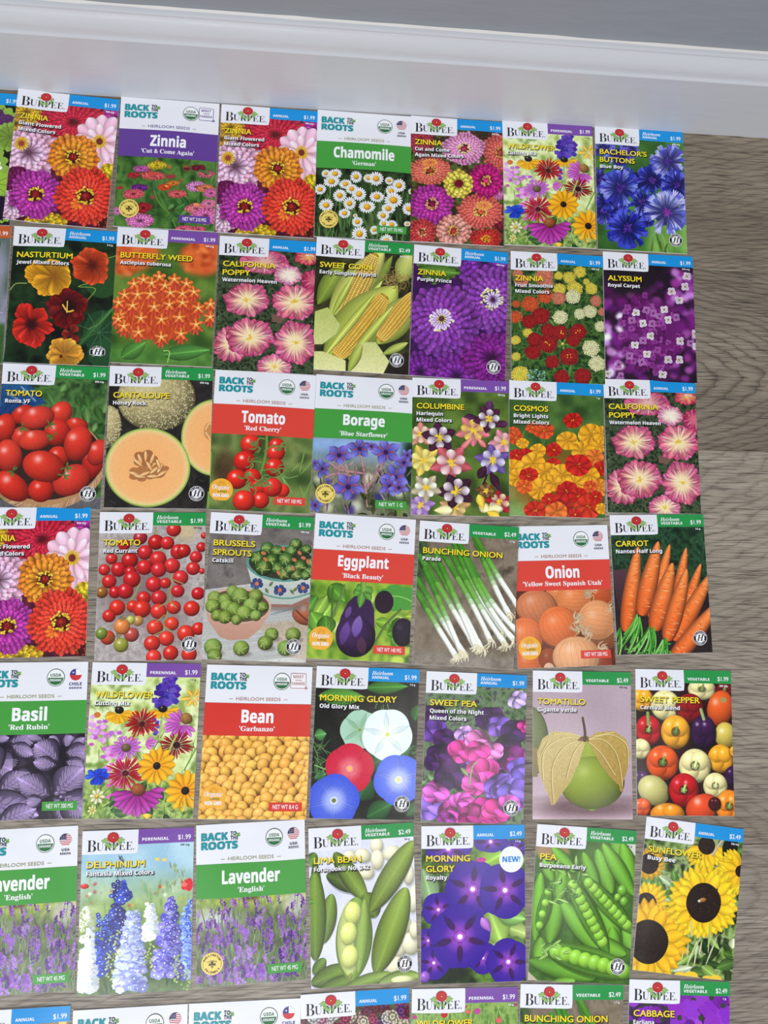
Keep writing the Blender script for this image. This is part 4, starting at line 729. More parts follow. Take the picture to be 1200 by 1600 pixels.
@pic('onion', (395, 92), (770, 75), (427, 640))
def _(P):
    P.bg([(120, 60, 40), (90, 44, 30)], 40)
    def on(x, y, r, c, ax=0, sq=1.0):
        P.ball(x, y, r, r * sq, c, 0, .35, .6)
        for k in range(22):
            q = (k / 21 * 2 - 1); a = R(ax); w_ = [c[0] * .90, c[1] * .84, c[2] * .8] if k % 3 == 1 else [c[0] * .98, c[1] * .97, c[2] * .96]
            pts = [(x + r * .96 * (u_ * cos(a) - q * .92 * math.sqrt(max(0, 1 - u_ * u_)) * sin(a)), y + r * sq * .96 * (u_ * sin(a) + q * .92 * math.sqrt(max(0, 1 - u_ * u_)) * cos(a))) for u_ in (-.92, -.6, -.2, .2, .6, .92)]
            P.line(pts, r * .012 + .6, w_)
    def roots(x, y, n=26):
        for k in range(n): a = P.rr.random() * 6.28; l = P.rr.uniform(12, 34); P.line([(x, y), (x + l * .6 * cos(a), y + l * .5 * sin(a)), (x + l * cos(a + .7), y + l * sin(a + .7))], 2, P.j((190, 170, 140), 24))
    on(740, 350, 60, (190, 90, 50)); on(580, 350, 50, (214, 130, 80)); on(494, 402, 78, (202, 126, 86), 70, .82); on(640, 372, 70, (218, 134, 82), 0, .85); on(455, 515, 70, (222, 122, 72), 90); on(760, 510, 54, (150, 90, 60)); on(730, 452, 78, (218, 152, 104), 8); on(740, 600, 50, (150, 70, 44)); on(470, 620, 60, (206, 108, 60)); on(545, 600, 40, (150, 76, 44)); on(580, 478, 78, (222, 120, 66), 60, 1); on(650, 590, 92, (222, 164, 118), 80, .82); on(545, 635, 20, (220, 180, 150))
    roots(655, 445); roots(650, 480); roots(690, 500); roots(700, 350); roots(780, 400, 12); roots(745, 560, 30)

def carrot(P, x0, y0, x1, y1, w):
    P.pet(x0 + (x0 - x1) * .05, y0 + (y0 - y1) * .05, x1 + (x1 - x0) * .02, y1 + (y1 - y0) * .02, w * 1.05, (206, 92, 34), (232, 138, 74), .62, .5, .5)
    L = math.hypot(x1 - x0, y1 - y0); tx, ty = (x1 - x0) / L, (y1 - y0) / L
    for k in range(int(L / 9)):
        t = P.rr.uniform(.03, .9); q = P.rr.uniform(-.4, .2) * w * (1 - t * .5); s_ = P.rr.uniform(.05, .14) * w; x, y = x0 + tx * t * L - ty * q, y0 + ty * t * L + tx * q
        P.line([(x, y), (x - ty * s_ * 2, y + tx * s_ * 2)], 1.6, P.rr.choice([(180, 80, 30), (246, 176, 120)]))
@pic('carrot', (762, 28), (1133, 28), (795, 575))
def _(P):
    P.bg([(20, 40, 28), (30, 62, 40), (50, 90, 60), (26, 46, 34)], 22, 3, 1.8); P.leaves(120, (760, 80, 1160, 330), 22, 8, [(44, 84, 52), (30, 60, 40), (64, 104, 66)]); P.blur(2)
    P.rect(760, 330, 1180, 590, [(36, 26, 30), (52, 36, 40)], 40, 30); P.poly([(770, 245), (830, 240), (830, 400), (800, 400)], (90, 60, 70), (60, 40, 50), 4)
    for a in ((1018, 380, 1062, 165, 44), (1060, 390, 1120, 228, 40), (925, 420, 995, 152, 48), (830, 470, 872, 160, 62), (890, 410, 950, 140, 66), (1020, 510, 1160, 270, 64), (940, 470, 1005, 225, 70), (990, 510, 1062, 250, 64), (1010, 600, 1190, 380, 66)): carrot(P, *a)
    G = [(70, 150, 50), (96, 176, 70), (50, 116, 40), (130, 190, 100)]
    for x, y in ((870, 420), (880, 430), (935, 470), (918, 465), (982, 512), (970, 520), (805, 470)):
        for k in range(9): a = R(P.rr.uniform(80, 125)); l = P.rr.uniform(60, 140); P.line([(x, y), (x + l * .5 * cos(a), y + l * .5 * sin(a)), (x + l * cos(a + .15), y + l * sin(a))], 6, P.j(P.rr.choice(G), 8))
    P.leaves(30, (800, 530, 1010, 580), 20, 8, G[:3])

@pic('basil', (-78, 33), (512, 35), (-135, 925))
def _(P):
    P.bg([(28, 22, 32), (44, 36, 50), (70, 60, 80)], 30); P.blur(2)
    def bl(x0, y0, x1, y1, w, c=(128, 110, 150)):
        P.pet(x0, y0, x1, y1, w * 1.06, (40, 28, 50), (50, 36, 60), .95, .75); P.pet(x0, y0, x1, y1, w, [v * .5 for v in c], [min(255, v * 1.2) for v in c], .95, .75, .45, .3)
        L = math.hypot(x1 - x0, y1 - y0); tx, ty = (x1 - x0) / L, (y1 - y0) / L
        for i in range(1, 8):
            t = i / 8.5; h = w * .42 * math.sin(pi * t ** .95)
            for s_ in (-1, 1): x, y = x0 + tx * t * L, y0 + ty * t * L; P.line([(x, y), (x + tx * h * .3 - ty * s_ * h * .55, y + ty * h * .3 + tx * s_ * h * .55), (x + tx * h * .75 - ty * s_ * h * .95, y + ty * h * .75 + tx * s_ * h * .95)], 2.0, (172, 156, 190)); P.pet(x + tx * h * .2 - ty * s_ * h * .2, y + ty * h * .2 + tx * s_ * h * .2, x + tx * h * .8 - ty * s_ * h * .8, y + ty * h * .8 + tx * s_ * h * .8, L * .06, (190, 176, 206), (150, 134, 172), 1, .7, 0, al=.5)
    for a in ((0, 470, 90, 460, 50), (90, 480, 230, 470, 90), (100, 500, 210, 560, 80), (260, 470, 180, 450, 50), (350, 520, 300, 455, 60), (380, 520, 410, 455, 70), (400, 540, 480, 470, 60), (380, 550, 500, 560, 110), (380, 600, 470, 640, 80), (340, 590, 220, 500, 150), (330, 620, 210, 600, 80), (10, 600, 100, 640, 160), (40, 640, -60, 520, 170), (60, 760, -40, 820, 120), (30, 760, 180, 660, 120), (200, 660, 120, 690, 90), (290, 790, 130, 690, 150), (320, 790, 470, 640, 180), (310, 800, 400, 940, 110), (360, 790, 480, 900, 170), (-80, 800, 230, 900, 170), (20, 930, 220, 860, 120), (250, 810, 170, 830, 70)): bl(*a)
    P.ball(330, 780, 16, 12, (130, 110, 150)); P.ball(350, 800, 10, 8, (150, 130, 170))

@pic('garbanzo', (77, 25), (635, 38), (25, 835))
def _(P):
    P.bg([(120, 70, 26), (90, 50, 20)], 20); pts = []
    r_ = random.Random(9)
    for ps in (0, 1):
        for row in range(14):
            for i in range(13): pts.append((24 + i * 52 + ((row + ps) % 2) * 26 + r_.uniform(-13, 13), 400 + row * 36 + ps * 17 + r_.uniform(-9, 9)))
    for x, y in pts: r = r_.uniform(27, 36); a = r_.random() * 6.28; P.disc(x + 3, y + 6, r * 1.14, r * 1.08, (96, 50, 16), soft=9, al=.75); c = P.j((232, 176, 82), 10); P.ball(x, y, r * 1.04, r * .92, c, math.degrees(a), .3, .62); P.ball(x + r * .86 * cos(a), y + r * .8 * sin(a), r * .22, r * .2, c, 0, .3, .8, 4) if r_.random() < .5 else None

def morning(P, x, y, r, c, mid, star, eye, ph=0, sq=1.0):
    P.disc(x, y, r, r * sq, c, ph, wob=.07, n=5, c2=[(v * 3 + w) / 4 for v, w in zip(c, mid)])
    for i in range(5): a = R(ph + 36 + i * 72); P.pet(x, y, x + r * .98 * cos(a), y + r * .98 * sq * sin(a), r * .22, star, [(v * 2 + w) / 3 for v, w in zip(c, star)], 1.0, .8, .2, al=.85)
    for i in range(5): a = R(ph + 36 + i * 72); P.line([(x, y), (x + r * .97 * cos(a), y + r * .97 * sq * sin(a))], r * .018, [v * .78 for v in c])
    P.disc(x, y, r * .42, r * .42 * sq, mid, soft=r * P.k * .3, al=.6); P.disc(x, y, r * .16, r * .15, mid, soft=3); P.disc(x, y, r * .09, r * .085, eye)
@pic('morning_old', (653, 30), (1183, 55), (610, 832))
def _(P):
    P.bg([(24, 26, 22), (38, 38, 34), (52, 50, 46)], 60); P.blur(3); G = (70, 130, 70)
    P.leaf(660, 190, 900, 200, 90, (104, 168, 74)); P.leaf(900, 150, 1120, 145, 70, (80, 140, 60)); P.leaf(1150, 330, 1180, 240, 70, (60, 116, 60)); P.leaf(640, 400, 700, 390, 60, (96, 160, 90)); P.leaf(1010, 520, 1130, 470, 120, (64, 124, 64)); P.leaf(900, 560, 1010, 520, 110, (50, 100, 56)); P.leaf(850, 740, 920, 620, 130, (52, 104, 60)); P.leaf(640, 620, 700, 600, 60, (70, 120, 70)); P.leaf(900, 830, 1030, 760, 100, (56, 110, 60)); P.leaf(1100, 830, 1180, 750, 60, (60, 110, 60))
    P.strokes(40, (620, 450, 700, 600), 60, 4, [(110, 150, 90), (70, 110, 60)]); P.strokes(40, (1100, 450, 1180, 560), 40, 4, [(96, 140, 80), (50, 90, 50)]); P.strokes(10, (940, 200, 1040, 290), 60, 4, [(90, 140, 80)], (60, 120)); P.line([(640, 555), (700, 580)], 5, (130, 180, 100))
    P.pet(905, 350, 780, 350, 1, G, G); morning(P, 868, 372, 95, (170, 208, 186), (150, 190, 150), (120, 170, 140), (130, 160, 80), 40, 1.05)
    morning(P, 1008, 400, 126, (226, 240, 244), (240, 246, 226), (200, 222, 226), (216, 222, 120), 15, 1.0); morning(P, 815, 575, 120, (204, 34, 66), (236, 150, 150), (226, 60, 90), (240, 190, 90), 55, 1.0); morning(P, 1062, 640, 125, (84, 110, 226), (220, 228, 250), (140, 156, 240), (230, 226, 130), 20, .98); morning(P, 735, 740, 126, (66, 92, 214), (206, 216, 248), (120, 140, 236), (120, 130, 60), 60, 1.0)

@pic('sweet_pea', (38, 38), (408, 58), (15, 597))
def _(P):
    P.bg([(50, 66, 50), (90, 120, 76), (120, 140, 110), (50, 36, 70)], 18); P.strokes(60, (30, 120, 410, 300), 50, 3, [(130, 160, 110), (90, 120, 80)]); P.leaves(18, (30, 330, 110, 480), 44, 14, [(110, 170, 90), (140, 190, 120)]); P.blur(2)
    def pea(x, y, r, c, n=7):
        r *= 1.25; P.disc(x, y, r * .8, r * .7, [v * .45 for v in c], soft=8)
        for i in range(n): a = R(P.rr.random() * 360); P.pet(x - r * .4 * cos(a), y - r * .4 * sin(a), x + r * cos(a), y + r * .8 * sin(a), r * .95, [v * .62 for v in c], P.j([min(255, v * 1.15) for v in c], 14), 1.6, .5, .4)
        P.pet(x - r * .2, y, x + r * .7, y + r * .4, r * .6, [min(255, v * 1.25) for v in c], [min(255, v * 1.1) for v in c], 1.4, .5)
    dk = (74, 30, 96); lv = (130, 92, 196); pk = (226, 60, 156); lp = (240, 130, 196)
    for k in range(26): pea(P.rr.uniform(30, 400), P.rr.uniform(330, 600), 26, P.rr.choice([dk, (90, 50, 130), lv, (170, 50, 140)]), 5)
    for x, y, r, c in ((70, 200, 40, dk), (60, 260, 44, (110, 70, 160)), (100, 290, 36, dk), (370, 150, 34, (190, 170, 225)), (270, 220, 46, dk), (300, 250, 40, lv), (360, 270, 46, dk), (330, 320, 44, (60, 26, 84)), (90, 350, 44, dk), (60, 380, 30, dk), (130, 420, 56, dk), (100, 450, 36, (60, 30, 80)), (340, 370, 50, (140, 40, 130)), (395, 250, 24, pk), (180, 280, 36, (190, 150, 225)), (160, 340, 44, pk), (225, 300, 42, lp), (270, 340, 38, lp), (220, 340, 40, pk), (240, 420, 54, pk), (215, 460, 44, (226, 80, 170)), (300, 470, 48, lv), (380, 410, 44, (120, 90, 200)), (350, 490, 48, (130, 104, 205)), (50, 540, 50, (150, 110, 215)), (70, 490, 40, (220, 100, 200)), (120, 560, 44, (200, 70, 170)), (160, 530, 40, (226, 90, 190)), (240, 570, 60, (190, 40, 140)), (290, 560, 46, pk), (190, 580, 40, (160, 40, 120)), (330, 540, 36, (210, 90, 190)), (110, 590, 30, (150, 60, 150))): pea(x, y, r, c)
    P.line([(215, 380), (200, 400), (190, 460)], 6, (130, 170, 110)); P.leaf(160, 400, 185, 430, 16, (140, 180, 110))

@pic('tomatillo', (427, 38), (788, 50), (427, 585))
def _(P):
    P.bg([(176, 156, 166), (184, 164, 176), (192, 172, 184)], 120, 2, .8); P.disc(600, 585, 330, 70, (196, 170, 180), soft=4); P.disc(600, 578, 320, 58, (212, 188, 198), soft=8); P.disc(620, 545, 190, 34, (90, 64, 70), soft=40, al=.8); P.ball(418, 300, 66, 120, (112, 124, 80)); P.poly([(420, 320), (450, 330), (444, 430), (420, 430)], (150, 130, 80), (120, 110, 70), 4)
    P.ball(640, 450, 118, 96, (134, 150, 42), 0, .35, .5); P.pet(622, 290, 640, 560, 190, (150, 166, 56), (124, 142, 38), 1.2, .7, .3); P.ball(640, 456, 112, 90, (134, 152, 44), 0, .2, .6); P.disc(700, 400, 6, 14, (200, 206, 120), 30, 3, .8)
    def husk(pts, c, c2, veins):
        P.poly(pts, c, c2, 2, .16)
        for v in veins: P.line(v, 3, (150, 130, 70)); P.line([(x + 3, y) for x, y in v], 2, (232, 214, 150))
    husk([(612, 290), (560, 268), (500, 264), (462, 290), (443, 340), (448, 410), (470, 470), (488, 510), (492, 532), (505, 532), (530, 495), (560, 455), (590, 390), (608, 330), (616, 305)], (200, 182, 122), (186, 162, 100), [[(612, 292), (540, 320), (495, 400), (500, 525)], [(610, 292), (530, 290), (465, 340), (462, 440)], [(612, 295), (570, 350), (545, 440)], [(610, 290), (560, 275), (500, 275)], [(480, 300), (455, 350)]])
    husk([(614, 296), (660, 270), (720, 268), (765, 298), (782, 350), (770, 410), (752, 462), (752, 490), (742, 492), (738, 470), (700, 430), (665, 380), (640, 330)], (190, 164, 96), (170, 138, 70), [[(616, 298), (680, 300), (730, 360), (748, 470)], [(616, 298), (700, 280), (765, 320), (770, 390)], [(618, 300), (670, 350), (720, 430)], [(640, 285), (720, 272)]])
    P.poly([(585, 300), (600, 285), (625, 285), (630, 305)], (110, 84, 50), (130, 100, 60), 2); P.line([(612, 300), (614, 270), (606, 216)], 11, (84, 66, 50), 7)

def pepper(P, x, y, r, c, stem=(110, 120, 70), sq=1.0, a=0, cup=True):
    P.disc(x, y + r * .1, r * 1.08, r * sq * 1.05, [v * .2 for v in c], soft=6, al=.7); P.ball(x, y, r, r * sq, c, a, .3, .5)
    for i in range(4): t = R(a + 45 + i * 90); P.ball(x + r * .42 * cos(t), y + r * .42 * sq * sin(t), r * .56, r * .56 * sq, P.j(c, 5), 0, .6, .68, 6)
    if cup: P.disc(x, y, r * .3, r * .28 * sq, [v * .45 for v in c], soft=5); P.disc(x, y, r * .2, r * .18, stem, wob=.3); P.line([(x, y), (x + r * .1, y - r * .32)], r * .16, [min(255, v * 1.3) for v in stem])
@pic('sweet_pepper', (805, 37), (1155, 42), (812, 573))
def _(P):
    P.bg([(40, 16, 20), (60, 20, 26)], 30); rd = (196, 26, 36); og = (228, 92, 34); ye = (242, 170, 44); cr = (232, 222, 160); pu = (62, 28, 76)
    pepper(P, 1045, 110, 52, cr, sq=.7); pepper(P, 1130, 110, 34, (120, 20, 30), sq=.6); pepper(P, 830, 150, 40, ye, cup=False); pepper(P, 912, 170, 52, cr, cup=False); pepper(P, 1000, 180, 50, (150, 20, 30), cup=False); P.ball(1112, 180, 48, 62, (224, 96, 40), 20, .5); P.disc(1125, 150, 12, 10, (170, 150, 90)); pepper(P, 852, 262, 46, rd, (120, 150, 80), 1.1); P.line([(852, 240), (850, 200)], 12, (130, 160, 90))
    P.ball(1130, 280, 40, 44, (206, 186, 90)); pepper(P, 948, 268, 52, ye, (90, 110, 60), 1.1); pepper(P, 1048, 268, 46, pu, (150, 170, 110), 1.25, cup=False); P.line([(1050, 220), (1040, 186)], 12, (150, 170, 110)); pepper(P, 825, 330, 34, cr, cup=False); pepper(P, 902, 380, 58, og, (90, 120, 60), 1.0); pepper(P, 1112, 366, 48, ye, cup=False); pepper(P, 1018, 392, 58, cr, (170, 180, 120), 1.0); pepper(P, 825, 440, 30, (70, 26, 84), cup=False); P.ball(870, 480, 58, 48, (196, 190, 120), 30, .4); pepper(P, 1160, 430, 34, pu, cup=False); pepper(P, 978, 480, 54, rd, (130, 160, 90), 1.05); pepper(P, 1092, 465, 44, cr, (180, 190, 130), 1.0)
    pepper(P, 830, 540, 30, og, cup=False); P.ball(1045, 545, 62, 46, (220, 80, 40), -20, .6); pepper(P, 920, 566, 62, (238, 150, 40), sq=.6, cup=False); pepper(P, 1142, 540, 50, (238, 140, 40), (110, 130, 70), 1.1); pepper(P, 1165, 340, 20, ye, cup=False); pepper(P, 1090, 530, 22, (80, 16, 24), cup=False)

def lavender(P):
    P.bg([(150, 170, 60), (190, 200, 90), (120, 150, 60), (210, 214, 150)], 30); P.rect(0, 500, 640, 900, [(96, 110, 76), (130, 140, 100), (70, 84, 56), (150, 140, 150)], 20, 60); P.disc(120, 540, 110, 40, (216, 222, 226), soft=30, al=.8); P.disc(540, 470, 70, 60, (206, 200, 206), soft=30, al=.7); P.disc(300, 425, 40, 14, (96, 66, 40), soft=10); P.blur(4)
    P.strokes(240, (20, 560, 600, 900), 110, 4, [(110, 136, 90), (150, 170, 120), (84, 104, 66), (60, 70, 50)], (-110, -70))
    r_ = P.rr
    for i in range(210):
        x = r_.uniform(20, 600); y = r_.uniform(425, 880); s_ = .6 + (y - 420) / 460 * .7; n = int(7 + 5 * s_); a = R(-90 + r_.uniform(-18, 18)); c = r_.choice([(118, 66, 160), (146, 88, 190), (90, 46, 134), (160, 112, 200)])
        P.line([(x, y), (x - 40 * cos(a), y - 60 * sin(a))], 3, (116, 140, 96))
        for k in range(n): t = k / n; P.disc(x + 52 * s_ * t * cos(a) + r_.gauss(0, 6 * s_ * (1 - t * .6)), y + 52 * s_ * t * sin(a), 6 * s_, 5 * s_, P.j(c, 24))
    P.strokes(50, (20, 700, 600, 900), 70, 4, [(130, 160, 120), (90, 120, 76)], (-120, -60))
pic('lavender', (22, 45), (590, 25), (22, 888))(lavender)

@pic('delphinium', (470, 83), (1105, 62), (432, 1023))
def _(P):
    P.bg([(150, 190, 215), (176, 210, 226), (190, 220, 232)], 90, 2); P.rect(380, 420, 1150, 1060, [(120, 150, 84), (150, 176, 100), (180, 200, 130)], 40, 160); P.rect(380, 700, 1150, 1060, [(50, 76, 40), (84, 110, 60), (40, 56, 36)], 30, 200); P.strokes(80, (440, 420, 1100, 700), 90, 6, [(150, 180, 100), (200, 210, 140), (110, 150, 80)], (-110, -70)); P.dots(30, (440, 380, 1100, 520), (4, 10), [(216, 60, 50), (240, 190, 60), (180, 60, 90), (240, 240, 220)]); P.blur(3)
    P.ball(480, 400, 24, 14, (220, 60, 50)); P.disc(1060, 395, 36, 32, (220, 50, 60), wob=.3); P.disc(1040, 395, 18, 12, (236, 120, 110)); P.strokes(60, (440, 700, 1100, 1020), 90, 8, [(70, 104, 54), (100, 136, 76), (40, 60, 34)], (-110, -70))
    for x in (890, 930): P.disc(x, 245 + (x - 890) * .1, 12, 9, (240, 210, 90), wob=.4)
    def spike(x, y0, y1, w0, w1, cols, n=130, eye=(240, 240, 250), lean=0):
        for i in range(n):
            t = (i / n) ** .8; y = y0 + (y1 - y0) * t; w = w0 + (w1 - w0) * min(1, t * 1.25); q = P.rr.uniform(-1, 1); X = x + lean * t + q * w; c = P.j(P.rr.choice(cols), 14); c = [v * (1 - .22 * q) for v in c]; s_ = 11 + 9 * t
            for k in range(5): a = k * 1.2566 + t * 9; P.disc(X + s_ * .6 * cos(a), y + s_ * .5 * sin(a), s_ * .6, s_ * .5, P.j(c, 9))
            P.disc(X, y, s_ * .26, None, eye)
    P.strokes(30, (660, 230, 710, 360), 30, 6, [(120, 140, 120), (80, 90, 120)], (-110, -70)); P.strokes(20, (960, 290, 1050, 440), 40, 7, [(190, 205, 150), (130, 150, 100)], (-110, -70))
    spike(665, 370, 780, 30, 52, [(30, 44, 130), (44, 62, 160), (24, 34, 104)], 110); spike(705, 370, 480, 14, 30, [(50, 70, 170)], 20); spike(848, 500, 700, 22, 42, [(236, 240, 246), (214, 226, 236)], 80, (190, 200, 150)); spike(1062, 480, 930, 34, 44, [(110, 140, 220), (80, 104, 196), (140, 166, 232)], 130); spike(590, 560, 900, 40, 36, [(40, 66, 170), (30, 50, 140), (70, 96, 200)], 100, lean=-20); spike(965, 470, 920, 28, 78, [(104, 96, 196), (84, 80, 176), (130, 124, 214), (150, 150, 226)], 190, lean=-30)
    spike(490, 520, 620, 14, 34, [(210, 226, 180), (236, 240, 230)], 40, (170, 190, 110)); spike(500, 640, 990, 34, 48, [(236, 242, 248), (220, 232, 244), (246, 248, 250)], 170, (206, 216, 200), lean=-10); spike(755, 540, 990, 30, 86, [(150, 164, 232), (176, 188, 242), (130, 140, 216), (196, 206, 246)], 240, (250, 250, 236), lean=-30)
    for x, y0 in ((615, 780), (990, 800), (1050, 880), (655, 650), (845, 730), (470, 540)): [P.disc(x + P.rr.gauss(0, 9 + k * .4), y0 + k * 6, 6, 5, P.j((170, 190, 110), 20)) for k in range(26)]

@pic('lima', (602, 50), (1157, 30), (630, 900))
def _(P):
    P.bg([(206, 208, 226), (220, 222, 236), (196, 200, 220)], 80, 2, 1); G = (132, 160, 66)
    def pod(x0, y0, x1, y1, w, c=G): P.pet(x0, y0 + 8, x1, y1 + 8, w * 1.05, (120, 120, 130), (120, 120, 130), 1, .6, 0, al=.5); P.pet(x0, y0, x1, y1, w, [v * .8 for v in c], c, 1, .52, .42); P.pet(x0, y0, x1, y1, w * .12, [v * 1.2 for v in c], [v * 1.2 for v in c], 1, .6, 0, al=.25)
    def bean(x, y, a, b, g=0, c=(226, 222, 190)): P.disc(x + 4, y + 7, a, b, (120, 120, 110), g, 8, .5); P.ball(x, y, a, b, c, g, .4, .68)
    for q in ((820, 200, 36, 28), (890, 200, 44, 34, 20), (962, 150, 34, 40), (965, 225, 34, 50), (1040, 190, 46, 34, -20), (910, 290, 40, 34, 20), (1130, 310, 28, 54), (1160, 440, 34, 70, 10, (226, 228, 200)), (1105, 580, 36, 54, 10, (226, 232, 170)), (1080, 690, 42, 56), (1140, 680, 44, 56, -20), (1060, 790, 50, 42, -30), (1160, 610, 24, 44)): bean(*q)
    pod(640, 180, 610, 250, 60, (110, 150, 60)); pod(700, 300, 900, 380, 90, (96, 120, 50)); pod(740, 180, 910, 440, 100, (130, 156, 66)); pod(960, 530, 900, 400, 110, (110, 136, 56)); pod(930, 500, 1160, 130, 125, (136, 160, 66)); pod(960, 830, 1120, 380, 150, (140, 166, 70)); pod(640, 220, 660, 560, 60, (120, 150, 60)); pod(690, 660, 730, 400, 90, (124, 152, 62)); pod(650, 750, 640, 280, 115, (120, 150, 60)); P.leaf(600, 440, 640, 440, 30, (100, 160, 60))
    pod(640, 820, 700, 740, 60, (110, 140, 60)); pod(630, 870, 830, 790, 100, (116, 142, 60)); pod(680, 905, 860, 850, 80, (110, 136, 56)); pod(800, 900, 1040, 830, 70, (136, 162, 76)); pod(980, 880, 1190, 850, 90, (150, 176, 96)); bean(1100, 865, 60, 18, 0, (226, 232, 170))
    P.pet(835, 860, 860, 420, 190, (126, 156, 66), (136, 166, 76), 1, .5, .3); P.pet(825, 835, 830, 440, 135, (186, 202, 120), (196, 210, 130), 1, .5, .2); P.pet(870, 820, 900, 430, 74, (136, 166, 80), (150, 176, 90), 1, .55, .3)
    for x, y in ((838, 505), (818, 612), (825, 735)): bean(x, y, 42, 57, 10, (216, 226, 130))
    P.pet(820, 870, 835, 820, 20, (130, 130, 60), (150, 160, 80))

@pic('morning_royal', (15, 25), (383, 32), (15, 598))
def _(P):
    P.bg([(40, 54, 30), (70, 96, 44), (110, 150, 60), (36, 40, 30)], 40); P.leaves(14, (200, 280, 390, 480), 90, 66, [(150, 186, 90), (120, 160, 70), (170, 200, 110)]); P.leaf(20, 180, 60, 330, 80, (150, 184, 130)); P.leaf(220, 150, 300, 150, 70, (150, 190, 60)); P.leaf(320, 180, 380, 160, 80, (130, 180, 70)); P.leaf(200, 190, 330, 120, 90, (150, 196, 70)); P.leaf(250, 330, 300, 470, 120, (160, 196, 96)); P.leaf(280, 360, 385, 380, 60, (150, 200, 110)); P.disc(100, 560, 90, 36, (40, 50, 36), soft=20); P.blur(2)
    def mg(x, y, r, ph, sq=1): morning(P, x, y, r, (60, 28, 152), (176, 90, 206), (58, 12, 92), (244, 236, 244), ph, sq); [P.pet(x + r * .3 * cos(R(ph + 36 + i * 72)), y + r * .3 * sin(R(ph + 36 + i * 72)) * sq, x + r * .85 * cos(R(ph + 36 + i * 72)), y + r * .85 * sin(R(ph + 36 + i * 72)) * sq, r * .2, (70, 12, 90), (56, 14, 96), .8, .8, 0, al=.9) for i in range(5)]
    mg(260, 90, 60, 0, .6); mg(110, 110, 80, 0, .6); mg(230, 510, 52, 20, 1); mg(40, 440, 40, 20, 1); mg(345, 120, 50, 0, .6); mg(75, 330, 56, 10, 1); mg(195, 260, 96, 24, 1); mg(310, 270, 92, 80, 1); mg(60, 520, 54, 10, 1); mg(320, 530, 76, 40, 1); mg(150, 430, 104, 54, 1); P.pet(260, 420, 225, 365, 34, (150, 80, 180), (200, 140, 220)); P.ball(30, 570, 18, 20, (150, 90, 200)); P.disc(225, 155, 18, 8, (190, 40, 150))

@pic('pea', (427, 25), (783, 57), (395, 580))
def _(P):
    P.bg([(60, 96, 40), (90, 130, 56)], 30); P.disc(480, 125, 60, 30, (160, 130, 96), soft=10); P.rect(720, 60, 800, 150, [(210, 208, 200)], 20, 10); G = (124, 184, 66)
    def pod(x0, y0, x1, y1, w, c=G): P.pet(x0 + 3, y0 + 5, x1 + 3, y1 + 5, w * 1.1, (50, 84, 30), (50, 84, 30), 1, .55, 0, al=.6); P.pet(x0, y0, x1, y1, w, P.j([v * .86 for v in c], 6), P.j(c, 6), 1, .5, .4)
    def openpod(x0, y0, x1, y1, w, n=8):
        pod(x0, y0, x1, y1, w, (120, 176, 70)); P.pet(x0, y0, x1, y1, w * .66, (86, 140, 44), (90, 144, 48), 1, .5, .2)
        for i in range(n): t = .14 + .74 * i / (n - 1); P.ball(x0 + (x1 - x0) * t, y0 + (y1 - y0) * t, w * .27, w * .27, P.j((150, 204, 76), 7), 0, .5, .66)
    for a in ((740, 200, 700, 60, 60), (770, 260, 730, 100, 60), (690, 280, 640, 120, 60), (770, 290, 660, 100, 56), (620, 260, 600, 140, 50), (520, 330, 470, 150, 50), (480, 230, 450, 150, 40), (560, 200, 480, 110, 44), (640, 260, 590, 130, 46), (420, 440, 440, 200, 50), (500, 300, 520, 190, 50), (470, 450, 500, 290, 60), (760, 480, 740, 400, 60), (720, 470, 640, 300, 56), (700, 500, 690, 400, 50), (740, 500, 620, 440, 56), (440, 430, 430, 520, 50), (640, 480, 510, 300, 66)): pod(*a)
    openpod(430, 410, 470, 250, 46, 4); openpod(675, 490, 535, 215, 68, 9); openpod(770, 425, 585, 215, 62, 9); P.ball(727, 272, 17, 19, (120, 180, 66)); P.ball(733, 312, 14, 16, (120, 180, 66)); P.ball(710, 295, 12, 13, (140, 190, 70)); P.leaves(26, (455, 130, 590, 320), 34, 12, [(160, 200, 110), (100, 150, 66)])
    pod(400, 510, 630, 580, 66, (110, 168, 60)); pod(480, 590, 560, 585, 30); openpod(450, 465, 765, 570, 92, 8); P.leaves(10, (440, 440, 520, 500), 34, 12, [(150, 196, 100)]); P.poly([(395, 545), (430, 580), (395, 585)], (190, 180, 160), None, 3)

